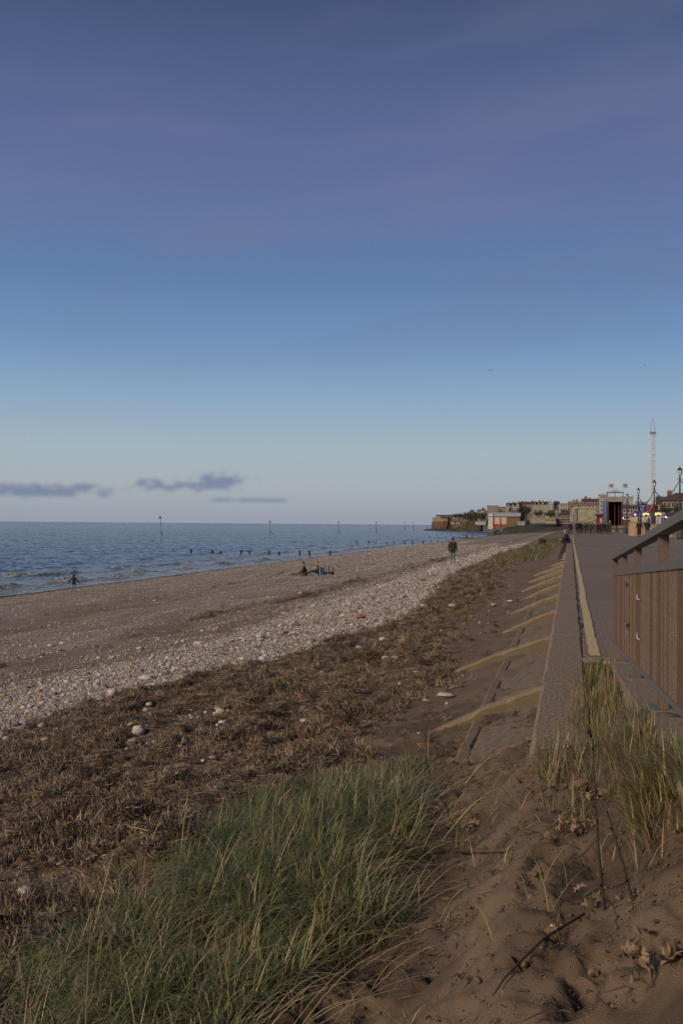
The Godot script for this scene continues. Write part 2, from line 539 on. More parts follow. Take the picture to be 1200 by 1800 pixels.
func make_land() -> void:
	var xs := PackedFloat32Array()
	var zs := PackedFloat32Array()
	var x := 2.2
	while x > 0.7:
		xs.append(x)
		x -= 0.12
	while x > -2.6:
		xs.append(x)
		x -= 0.026
	var step := 0.03
	while x > -75.0:
		xs.append(x)
		x -= step
		step = minf(step * 1.022, 0.7)
	var z := 4.0
	while z > -1.8:
		zs.append(z)
		z -= 0.16
	while z > -6.4:
		zs.append(z)
		z -= 0.026
	step = 0.03
	while z > -1100.0:
		zs.append(z)
		z -= step
		step = step * 1.0068
	var nx := xs.size()
	var nz := zs.size()
	var ys := PackedFloat32Array()
	ys.resize(nx * nz)
	var cs := PackedColorArray()
	cs.resize(nx * nz)
	for j in nz:
		var zz := zs[j]
		for i in nx:
			var xx := xs[i]
			var y := land(xx, zz)
			y += relief(xx, zz)
			if zz > -9.0:
				y += noise_b.get_noise_2d(xx * 8.0, zz * 8.0) * 0.014 + noise_c.get_noise_2d(xx * 15.0, zz * 15.0) * 0.016
			ys[j * nx + i] = y
			cs[j * nx + i] = land_colour(xx, zz)
	# trodden hollows: footprints with pushed-up rims
	rng.seed = 77
	for k in 760:
		var fx := rng.randf_range(-1.0, 0.28)
		var fz := -rng.randf_range(2.2, 7.2)
		if k > 660:
			fx = rng.randf_range(-9.0, -1.0)
			fz = -rng.randf_range(6.0, 17.0)
		if k > 720:
			fx = rng.randf_range(-12.6, -9.6)
			fz = -rng.randf_range(15.0, 30.0)
		var turn := rng.randf_range(-0.9, 0.9)
		var a := rng.randf_range(0.022, 0.06)
		var b := a * rng.randf_range(1.2, 2.1)
		var deep := rng.randf_range(0.008, 0.024)
		var i0 := xs.bsearch(-0.0)
		i0 = 0
		for i in nx:
			if absf(xs[i] - fx) > 0.3:
				continue
			for j in nz:
				var dz := zs[j] - fz
				if dz > 0.3:
					continue
				if dz < -0.3:
					break
				var dx := xs[i] - fx
				var p := (dx * cos(turn) + dz * sin(turn)) / a
				var q := (-dx * sin(turn) + dz * cos(turn)) / b
				var d := sqrt(p * p + q * q)
				if d < 2.0:
					ys[j * nx + i] += -deep * (1.0 - smoothstep(0.65, 1.0, d)) + deep * 0.6 * smoothstep(0.9, 1.15, d) * (1.0 - smoothstep(1.15, 1.8, d))
	var v := PackedVector3Array()
	var n := PackedVector3Array()
	v.resize(nx * nz)
	n.resize(nx * nz)
	var t := PackedInt32Array()
	t.resize((nx - 1) * (nz - 1) * 6)
	var k := 0
	for j in nz:
		for i in nx:
			var id := j * nx + i
			v[id] = Vector3(xs[i], ys[id], zs[j])
			var il := maxi(i - 1, 0)
			var ir := mini(i + 1, nx - 1)
			var jl := maxi(j - 1, 0)
			var jr := mini(j + 1, nz - 1)
			var sx := (ys[j * nx + ir] - ys[j * nx + il]) / (xs[ir] - xs[il])
			var sz := (ys[jr * nx + i] - ys[jl * nx + i]) / (zs[jr] - zs[jl])
			n[id] = Vector3(-sx, 1.0, -sz).normalized()
			if i < nx - 1 and j < nz - 1:
				# x falls with i, z falls with j
				t[k] = id
				t[k + 1] = id + nx + 1
				t[k + 2] = id + nx
				t[k + 3] = id
				t[k + 4] = id + 1
				t[k + 5] = id + nx + 1
				k += 6
	var arr := []
	arr.resize(Mesh.ARRAY_MAX)
	arr[Mesh.ARRAY_VERTEX] = v
	arr[Mesh.ARRAY_NORMAL] = n
	arr[Mesh.ARRAY_COLOR] = cs
	arr[Mesh.ARRAY_INDEX] = t
	var m := ArrayMesh.new()
	m.add_surface_from_arrays(Mesh.PRIMITIVE_TRIANGLES, arr)
	setting("beach", m, M.ground)
	print("land ", nx, " x ", nz)

# ---------------------------------------------------------------- the sea
func swell(x: float, z: float) -> float:
	# low waves running in to the shore, shorter chop on top
	var off := -x - 41.0
	var w := noise_a.get_noise_2d(z * 0.035, x * 0.02) * 7.0
	var deep := smoothstep(-2.0, 30.0, off)
	var r := Vector2(x, z).length()
	var y := 0.0
	y += sin((x + w) * 0.55 + z * 0.06) * 0.075 * deep
	y += sin((x * 0.8 + z * 0.45) * 0.9 + w) * 0.05 * deep
	y += noise_b.get_noise_2d(x * 1.3, z * 0.6) * 0.17 * (0.2 + 0.8 * deep) * (1.0 - smoothstep(500.0, 1600.0, r))
	y += noise_c.get_noise_2d(x * 1.5, z * 0.7) * 0.05 * smoothstep(-1.0, 6.0, off) * (1.0 - smoothstep(250.0, 600.0, r))
	# two breakers near the shore
	for b in [[6.0, 0.34, 1.0], [13.5, 0.36, 1.3], [24.0, 0.28, 1.7]]:
		var line: float = b[0] + noise_a.get_noise_2d(z * 0.11 + b[0] * 9.0, 3.0) * 3.4
		var size: float = b[1] * smoothstep(-0.25, 0.35, noise_a.get_noise_2d(z * 0.22, b[0] * 5.0))
		var d: float = (off - line) / b[2]
		y += size * exp(-d * d * (0.5 if d > 0.0 else 2.2))
	return y

func make_sea() -> void:
	var sh := Shape.new()
	var a0 := deg_to_rad(-78.0)
	var a1 := deg_to_rad(6.0)
	var na := 420
	var rs := PackedFloat32Array()
	var r := 36.0
	while r < 30000.0:
		rs.append(r)
		r *= 1.0055 if r < 900.0 else 1.04
	var nr := rs.size()
	var v := PackedVector3Array()
	var n := PackedVector3Array()
	var c := PackedColorArray()
	v.resize(na * nr)
	n.resize(na * nr)
	c.resize(na * nr)
	var t := PackedInt32Array()
	var ys := PackedFloat32Array()
	ys.resize(na * nr)
	for j in nr:
		for i in na:
			var a := lerpf(a0, a1, float(i) / (na - 1))
			var x := sin(a) * rs[j]
			var z := -cos(a) * rs[j]
			if x < -36.0 and rs[j] < 1700.0:
				ys[j * na + i] = swell(x, z)
	for j in nr:
		for i in na:
			var a := lerpf(a0, a1, float(i) / (na - 1))
			var id := j * na + i
			var y := ys[id]
			v[id] = Vector3(sin(a) * rs[j], SEA_LEVEL + y, -cos(a) * rs[j])
			var off := -v[id].x - 41.0
			# sandy shallows, then grey-blue deeper water
			c[id] = Color(0.11, 0.105, 0.10).lerp(Color(0.06, 0.074, 0.12), smoothstep(0.0, 22.0, off))
	for j in nr:
		for i in na:
			var id := j * na + i
			var e := v[id - 1 if i > 0 else id].direction_to(v[id + 1 if i < na - 1 else id])
			var f := v[id - na if j > 0 else id].direction_to(v[id + na if j < nr - 1 else id])
			var nn := e.cross(f)
			n[id] = nn.normalized() * signf(nn.y)
			if i < na - 1 and j < nr - 1 and v[id].x < -34.0 or i < na - 1 and j < nr - 1 and rs[j] > 950.0:
				t.append_array([id, id + na, id + na + 1, id, id + na + 1, id + 1])
	var arr := []
	arr.resize(Mesh.ARRAY_MAX)
	arr[Mesh.ARRAY_VERTEX] = v
	arr[Mesh.ARRAY_NORMAL] = n
	arr[Mesh.ARRAY_COLOR] = c
	arr[Mesh.ARRAY_INDEX] = t
	var m := ArrayMesh.new()
	m.add_surface_from_arrays(Mesh.PRIMITIVE_TRIANGLES, arr)
	var sea: StandardMaterial3D = M.sea
	var ripples := NoiseTexture2D.new()
	ripples.width = 1024
	ripples.height = 1024
	ripples.seamless = true
	ripples.as_normal_map = true
	ripples.bump_strength = 6.0
	var nz := FastNoiseLite.new()
	nz.seed = 31
	nz.frequency = 0.02
	nz.fractal_octaves = 5
	ripples.noise = nz
	sea.normal_enabled = true
	sea.normal_texture = ripples
	sea.normal_scale = 1.15
	sea.uv1_triplanar = true
	sea.uv1_world_triplanar = true
	sea.uv1_scale = Vector3(0.035, 0.035, 0.022)
	setting("sea", m, sea)
	print("sea ", na, " x ", nr)
	# foam: torn sheets of froth lying on the breakers and along the swash
	var fo := Shape.new()
	rng.seed = 9
	var z := -44.0
	while z > -520.0:
		var st := maxf(0.35, -z * 0.004)
		for row in [[1.0, 0.5, 0.02], [4.6, 1.3, -0.08], [6.0, 0.7, -0.2], [12.4, 1.2, 0.02], [13.6, 0.7, -0.08]]:
			var line: float = row[0] + noise_a.get_noise_2d(z * 0.11 + (6.0 if row[0] < 10.0 else 13.5) * 9.0, 3.0) * (3.4 if row[0] > 3.0 else 0.5)
			for q in 7:
				var o: float = line - 0.3 + rng.randf_range(-1.0, 1.0) * row[1]
				var x := -41.0 - o
				var zz := z + rng.randf_range(-0.5, 0.5) * st
				if noise_b.get_noise_2d(x * 0.7, zz * 0.35) < row[2] + (0.08 if row[0] > 3.0 else 0.0) or o < -0.6:
					continue
				var rx := rng.randf_range(0.05, 0.22)
				var rz := st * rng.randf_range(0.3, 1.0)
				var cen := Vector3(x, 0, zz)
				var ring := []
				for g in 7:
					var an := TAU * g / 7.0
					var p := cen + Vector3(cos(an) * rx, 0, -sin(an) * rz) * rng.randf_range(0.35, 1.3)
					p.y = maxf(SEA_LEVEL + swell(p.x, p.z) + 0.025, profile(-p.x) + 0.03)
					ring.append(p)
				cen.y = maxf(SEA_LEVEL + swell(cen.x, cen.z) + 0.035, profile(-cen.x) + 0.035)
				for g in 7:
					fo.tri(cen, ring[g], ring[(g + 1) % 7])
		z -= st
	var foam := setting("sea_foam", fo.done(), M.foam, "stuff")
	foam.set_meta("label", "white froth on the small breakers along the shore")

# ---------------------------------------------------------------- sea wall, promenade, ramp, railing
func rough_block(lo: Vector3, hi: Vector3, sd: int, chip: float, nlong := 10) -> ArrayMesh:
	# a cast block with worn, slightly chipped upper edges; long along z
	var sh := Shape.new()
	var rg := RandomNumberGenerator.new()
	rg.seed = sd
	var prev := []
	for i in nlong + 1:
		var z := lerpf(hi.z, lo.z, float(i) / nlong)
		var cl := rg.randf_range(0.25, 1.0) * chip
		var cr := rg.randf_range(0.25, 1.0) * chip
		var dy := rg.randf_range(-0.15, 0.15) * chip
		var ring := [Vector3(lo.x, lo.y, z), Vector3(hi.x, lo.y, z), Vector3(hi.x, hi.y - cr, z), Vector3(hi.x - cr, hi.y + dy, z), Vector3(lo.x + cl * 1.3, hi.y + dy, z), Vector3(lo.x, hi.y - cl, z)]
		if i == 0:
			sh.quad(ring[0], ring[1], ring[2], ring[5])
			sh.quad(ring[5], ring[2], ring[3], ring[4])
		else:
			for s in 6:
				sh.quad(prev[(s + 1) % 6], prev[s], ring[s], ring[(s + 1) % 6])
		if i == nlong:
			sh.quad(ring[5], ring[2], ring[1], ring[0])
			sh.quad(ring[4], ring[3], ring[2], ring[5])
		prev = ring
	return sh.done()

const BAY := 3.35
const FIRST_RIB := -7.45

func make_sea_wall() -> void:
	var wall := thing("sea_wall", "long concrete sea wall with sloping ribs between beach and promenade", "sea wall", Vector3(0, 0, FIRST_RIB))
	for k in 46:
		var z := FIRST_RIB - BAY * (k - 1)
		var far_end := z - BAY + 0.02
		var near_end := z
		if k == 0:
			near_end = -3.9
		var mesh := rough_block(Vector3(-0.20, -1.2, 0.0), Vector3(0.112, 0.0, near_end - far_end), 100 + k % 7, 0.028, 9 if k < 12 else 3)
		part("coping_block", mesh, M.concrete, wall, Vector3(0, 0, far_end - FIRST_RIB))
	# sloping apron behind a low toe beam, broken off near the path
	for k in 20:
		var z0 := -6.1 if k == 0 else FIRST_RIB - BAY * (k - 1) - 0.09
		var z1 := FIRST_RIB - BAY * k + 0.09
		var sh := Shape.new()
		sh.hexa([Vector3(-0.60, -1.0, z0 - FIRST_RIB), Vector3(-0.19, -1.0, z0 - FIRST_RIB), Vector3(-0.19, -1.0, z1 - FIRST_RIB), Vector3(-0.60, -1.0, z1 - FIRST_RIB), Vector3(-0.60, -0.275, z0 - FIRST_RIB), Vector3(-0.19, -0.115, z0 - FIRST_RIB), Vector3(-0.19, -0.115, z1 - FIRST_RIB), Vector3(-0.60, -0.275, z1 - FIRST_RIB)])
		part("apron_slab", sh.done(), M.apron, wall)
		part("toe_beam", rough_block(Vector3(-0.685, -1.0, 0), Vector3(-0.602, -0.268, absf(z1 - z0)), 300 + k, 0.02, 8), M.rib_top, wall, Vector3(0, 0, z1 - FIRST_RIB))
	for k in 12:
		# a rib: a tapering beam that slopes from the coping down into the sand
		var sh := Shape.new()
		var rg := RandomNumberGenerator.new()
		rg.seed = 500 + k
		var prev := []
		var nseg := 14
		var reach := rg.randf_range(0.86, 1.06)
		var sink := rg.randf_range(-0.03, 0.005)
		var girth := rg.randf_range(0.95, 1.3)
		for i in nseg + 1:
			var t := float(i) / nseg
			var x := -0.195 - 0.965 * reach * t
			var y := -0.012 - sink * t - 0.44 * t + rg.randf_range(-0.006, 0.004) + 0.02 * sin(t * PI)
			var w := 0.058 * girth + rg.randf_range(-0.006, 0.004)
			var c := rg.randf_range(0.012, 0.03)
			var ring := [Vector3(x, -1.1, w), Vector3(x, -1.1, -w), Vector3(x, y - c, -w), Vector3(x, y, -w + c), Vector3(x, y, w - c), Vector3(x, y - c * 1.3, w)]
			if i > 0:
				for s in 6:
					sh.quad(prev[(s + 1) % 6], prev[s], ring[s], ring[(s + 1) % 6])
			prev = ring
		sh.quad(prev[1], prev[0], prev[5], prev[2])
		part("rib", sh.done(), M.rib, wall, Vector3(0, 0, -BAY * k))

func make_promenade() -> void:
	# bedding under the joints, then slabs one bay long, then a plain sheet where joints can no longer be seen
	var sh := Shape.new()
	sh.box(Vector3(0.10, -0.6, -62.0), Vector3(16.0, -0.035, -8.8))
	var bed := setting("promenade", sh.done(), M.tar)
	sh = Shape.new()
	sh.box(Vector3(0.125, -0.6, -430.0), Vector3(16.0, 0.0, -62.02))
	part("far_paving", sh.done(), M.slab, bed)
	rng.seed = 21
	var cols := [0.112, 3.1, 6.2, 9.6, 16.0]
	var z := -9.0
	var lens_list := [1.55, 1.85, 3.3, 3.35, 3.3, 3.4, 3.35, 3.3, 3.35, 3.35, 3.35, 3.35, 3.35, 3.35, 3.35, 3.35]
	for k in lens_list.size():
		var z1: float = maxf(z - lens_list[k], -62.0)
		for c in cols.size() - 1:
			var s := Shape.new()
			var dy := rng.randf_range(-0.004, 0.004)
			s.slab(Vector3(cols[c] + 0.006, -0.3, z1 + 0.012), Vector3(cols[c + 1] - 0.006, dy, z - 0.008), 0.008)
			var tone := rng.randf_range(0.9, 1.08)
			for q in s.c.size():
				s.c[q] = Color(tone, tone * rng.randf_range(0.995, 1.005), tone)
			part("paving_slab", s.done(), M.slab, bed)
		z = z1
		if z <= -61.9:
			break
	# the strip of tar that seals the joint behind the coping, torn and uneven
	var st := Shape.new()
	z = -8.9
	var pl := Vector3.ZERO
	var pr := Vector3.ZERO
	while z > -48.0:
		var a := Vector3(0.106 + noise_b.get_noise_2d(z * 6.0, 1.0) * 0.012, 0.006, z)
		var b := Vector3(0.116 + maxf(-0.008, noise_b.get_noise_2d(z * 3.0, 9.0) * 0.05), 0.007, z)
		if pl != Vector3.ZERO:
			st.quad(pl, pr, b, a)
		pl = a
		pr = b
		z -= 0.07
	part("joint_sealant", st.done(), M.tar, bed)
	# the worn yellow line
	var yl := Shape.new()
	z = -9.05
	pl = Vector3.ZERO
	while z > -170.0:
		var stp := 0.09 if z > -40.0 else 1.2
		var wear := noise_b.get_noise_2d(z * 4.0, 50.0) * 0.009
		var w2 := noise_b.get_noise_2d(z * 4.0, 80.0) * 0.009
		var bend := 0.006 * sin(z * 0.5) + 0.004 * sin(z * 1.3)
		var a := Vector3(0.158 + bend + wear, 0.010, z)
		var b := Vector3(0.252 + bend + w2, 0.010, z)
		if pl != Vector3.ZERO:
			yl.quad(pl, pr, b, a)
		pl = a
		pr = b
		z -= stp
	part("yellow_line", yl.done(), M.yellow_paint, bed)
	# broken corner stones where the paving ends
	for q in [[0.18, -8.86, 0.05], [0.36, -8.8, 0.07], [0.47, -8.93, 0.06]]:
		var s := Shape.new()
		lump(s, Vector3(q[0], -0.015, q[1]), Vector3(0.10, 0.032, 0.075), int(q[0] * 100), Color(0.9, 0.95, 1.0))
		part("broken_kerb", s.done(), M.concrete, bed)

func lump(sh: Shape, o: Vector3, r: Vector3, sd: int, col: Color, rings := 6, sides := 9) -> void:
	# an uneven, rounded stone
	var rg := RandomNumberGenerator.new()
	rg.seed = sd
	var off := rg.randf() * 100.0
	sh.col = col
	var k := sh.v.size()
	for i in rings + 1:
		var th := PI * i / rings
		for s in sides:
			var ph := TAU * s / sides
			var d := Vector3(sin(th) * cos(ph), cos(th), sin(th) * sin(ph))
			var f := 1.0 + noise_c.get_noise_3d(d.x * 6.0 + off, d.y * 6.0, d.z * 6.0) * 0.55
			var p := d * r * f
			sh.point(o + p, (d / r).normalized())
	for i in rings:
		for s in sides:
			var a := k + i * sides + s
			var b := k + i * sides + (s + 1) % sides
			sh.t.append_array([a, b + sides, b, a, a + sides, b + sides])
	sh.col = Color(1, 1, 1)

func ramp_y(z: float) -> float:
	return 0.27 + 0.0695 * (z + 4.95)

func rail_y(k: int, z: float) -> float:
	var a: Array = [[1.195, 0.0559], [1.02, 0.0535], [0.478, 0.0729]][k]
	return a[0] + a[1] * (z + 3.75)

func make_ramp_and_railing() -> void:
	var sh := Shape.new()
	var joints := [-0.0, -2.9, -5.75, -8.6, -10.25]
	var ramp := Node3D.new()
	ramp.name = "ramp"
	ramp.set_meta("kind", "structure")
	add_child(ramp)
	for i in joints.size() - 1:
		var s := Shape.new()
		var z0: float = joints[i] - 0.01
		var z1: float = joints[i + 1]
		var y0 := maxf(ramp_y(z0), 0.008)
		var y1 := maxf(ramp_y(z1), 0.008)
		s.hexa([Vector3(0.335, -0.8, z0), Vector3(2.4, -0.8, z0), Vector3(2.4, -0.8, z1), Vector3(0.335, -0.8, z1), Vector3(0.335, y0, z0), Vector3(2.4, y0, z0), Vector3(2.4, y1, z1), Vector3(0.335, y1, z1)])
		part("ramp_slab", s.done(), M.concrete, ramp)
	# the three rails run straight, not quite parallel to the ramp
	var rail := thing("railing", "rusty brown steel railing of upright bars beside the ramp", "railing", Vector3(0.42, 0, -10.1))
	var o := Vector3(0.42, 0.0, -10.1)
	var posts := [-1.4, -3.2, -4.97, -6.8, -8.5, -10.1]
	for z in posts:
		var s := Shape.new()
		var y := ramp_y(z)
		s.box(Vector3(-0.012, y - 0.06, z - 0.04 + 10.1), Vector3(0.034, rail_y(0, z) - 0.01, z + 0.04 + 10.1))
		var po := part("post", s.done(), M.rust, rail)
		if z > -9.5:
			s = Shape.new()
			s.slab(Vector3(-0.055, y - 0.03, z - 0.1 + 10.1), Vector3(0.10, y + 0.022, z + 0.1 + 10.1), 0.006)
			part("base_plate", s.done(), M.concrete_fine if z < -6.0 else M.galvanised, po)
	var rk := 0
	for rr in [["top_rail", -0.03, 0.035, 0.019, M.steel], ["middle_rail", -0.024, 0.012, 0.018, M.steel], ["bottom_rail", -0.026, 0.012, 0.012, M.galvanised]]:
		var s := Shape.new()
		var p := []
		for sgn in [-1.0, 1.0]:
			for q in [[rr[1], -1.0], [rr[2], -1.0], [rr[2], -10.14], [rr[1], -10.14]]:
				p.append(Vector3(q[0], rail_y(rk, q[1]) + sgn * float(rr[3]), q[1] + 10.1))
		s.hexa(p)
		part(rr[0], s.done(), rr[4], rail)
		rk += 1
	rng.seed = 4
	var z := -1.3
	while z > -10.0:
		var s := Shape.new()
		var bx := -0.010 + rng.randf_range(-0.002, 0.002)
		s.tube([Vector3(bx, rail_y(2, z), z + 10.1), Vector3(bx, rail_y(1, z), z + 10.1)], [0.0115, 0.0115], 8, false)
		var tone := rng.randf_range(0.5, 1.3)
		var warm := rng.randf_range(0.95, 1.3)
		for q in s.c.size():
			s.c[q] = Color(tone * warm, tone, tone / warm)
		part("bar", s.done(), M.rust, rail)
		z -= 0.104
	# bits caught on the bars
	for q in [[1121, 1051, "white plastic tie knotted round the railing at half height"], [1121, 1120, "white plastic tie hooked low on the railing"]]:
		var p := px_plane(q[0], q[1], 0.385)
		var s := Shape.new()
		s.tube([Vector3(0, 0.012, -0.12), Vector3(-0.006, 0.003, -0.03), Vector3(-0.008, -0.004, 0.04), Vector3(0.0, -0.002, 0.10)], [0.002, 0.0028, 0.0028, 0.002], 5)
		for w in s.c.size():
			s.c[w] = Color(0.75, 0.75, 0.75)
		single("cable_tie", s.done(), M.plain, q[2], "cable tie", p, "cable ties on the railing")
	for q in [[1100, 1031, 0.05, "grey torn plastic scrap stuck high between the railing bars"], [1101, 1104, 0.075, "pale grey plastic bag scrap caught low on the railing"]]:
		var p := px_plane(q[0], q[1], 0.388)
		var s := Shape.new()
		# a crumpled film hooked over two bars
		s.col = Color(0.20, 0.205, 0.215)
		var e: float = q[2]
		var rows := []
		for i in 5:
			var row := []
			for j in 4:
				row.append(Vector3(-0.012 * sin(i * 2.1 + j * 1.7), e * (0.6 - 0.3 * i) + e * 0.12 * sin(j * 2.3 + i), e * (j - 1.5) * 0.55 * (1.0 - 0.16 * i) + e * 0.2 * sin(i * 1.3)))
			rows.append(row)
		for i in 4:
			for j in 3:
				s.quad(rows[i][j], rows[i + 1][j], rows[i + 1][j + 1], rows[i][j + 1])
		single("plastic_scrap", s.done(), M.plain, q[3], "litter", p)

func px_plane(x: float, y: float, plane_x: float) -> Vector3:
	var v := lens_basis * lens_ray(x, y)
	return EYE + v * ((plane_x - EYE.x) / v.x)

# ---------------------------------------------------------------- stones, wrack, grass
func pebble_mesh(sd: int) -> ArrayMesh:
	var s := Shape.new()
	lump(s, Vector3.ZERO, Vector3(0.5, 0.3, 0.42), sd, Color(1, 1, 1), 4, 6)
	return s.done()

func make_shingle() -> void:
	rng.seed = 1234
	var root := stuff_root("shingle", "white, grey and tan shingle lying in bands on the beach", "pebbles")
	var spots := [[], [], [], []]
	var tints := [PackedColorArray(), PackedColorArray(), PackedColorArray(), PackedColorArray()]
	var kinds := [Color(0.62, 0.58, 0.54), Color(0.50, 0.48, 0.47), Color(0.40, 0.40, 0.43), Color(0.42, 0.31, 0.22), Color(0.27, 0.24, 0.22), Color(0.34, 0.20, 0.13), Color(0.70, 0.67, 0.63)]
	# [u from, u to, z nearest, z farthest, how many]
	for b in [[3.0, 10.2, 6.5, 30.0, 230000], [3.0, 9.6, 30.0, 130.0, 100000], [9.6, 21.0, 12.0, 60.0, 130000], [9.6, 22.0, 60.0, 170.0, 75000], [21.0, 40.5, 34.0, 90.0, 75000], [21.0, 40.5, 90.0, 260.0, 60000], [1.0, 6.0, 3.5, 30.0, 6000]]:
		for k in int(b[4]):
			# more of them close by, as the square root of distance
			var z := -pow(lerpf(pow(b[2], -0.5), pow(b[3], -0.5), rng.randf()), -2.0)
			var u := rng.randf_range(b[0], b[1])
			var share := shingle_share(-u, z)
			if u < 3.2:
				share = maxf(share, 0.10)
			elif u < 6.0:
				share = maxf(share, 0.05)
			elif u > 9.0:
				share = maxf(share, 0.16)
			if rng.randf() > share:
				continue
			var v := rng.randi() % 4
			var fine_bed := 0.72 if u > 10.0 else 1.0
			var size := fine_bed * (0.011 + 0.04 * pow(rng.randf(), 3.0)) * (1.0 + maxf(0.0, -z - 12.0) * 0.022)
			if rng.randf() < 0.04:
				size *= rng.randf_range(1.5, 2.6)
			var t := Basis.from_euler(Vector3(rng.randf_range(-0.4, 0.4), rng.randf() * TAU, rng.randf_range(-0.4, 0.4))).scaled(Vector3.ONE * size)
			spots[v].append(Transform3D(t, Vector3(-u, land(-u, z) + size * 0.12 + relief(-u, z), z)))
			var r := rng.randf()
			var c: Color = kinds[0] if r < 0.24 else kinds[1] if r < 0.44 else kinds[2] if r < 0.60 else kinds[3] if r < 0.76 else kinds[4] if r < 0.87 else kinds[5] if r < 0.93 else kinds[6]
			var f := rng.randf_range(0.85, 1.3) if u < 10.0 else rng.randf_range(0.85, 1.25)
			tints[v].append(Color(c.r * f, c.g * f, c.b * f))
	# larger pale stones strewn singly over the upper beach
	for k in 5200:
		var z := -pow(lerpf(pow(14.0, -0.5), pow(150.0, -0.5), rng.randf()), -2.0)
		var u := rng.randf_range(8.5, 39.0)
		if noise_b.get_noise_2d(u * 0.6 + 11.0, z * 0.25) < -0.05 and rng.randf() < 0.8:
			continue
		var size := rng.randf_range(0.04, 0.10) * (1.0 + maxf(0.0, -z - 25.0) * 0.008)
		var v := k % 4
		spots[v].append(Transform3D(Basis.from_euler(Vector3(0, rng.randf() * TAU, 0)).scaled(Vector3(size, size * rng.randf_range(0.5, 1.0), size)), Vector3(-u, land(-u, z) + relief(-u, z) + size * 0.1, z)))
		var c: Color = kinds[[0, 0, 6, 1, 3][rng.randi() % 5]]
		tints[v].append(c * rng.randf_range(0.85, 1.15))
	var total := 0
	for v in 4:
		mass("pebbles", "", "", pebble_mesh(40 + v), M.stone, spots[v], tints[v], root)
		total += spots[v].size()
	print("pebbles ", total)

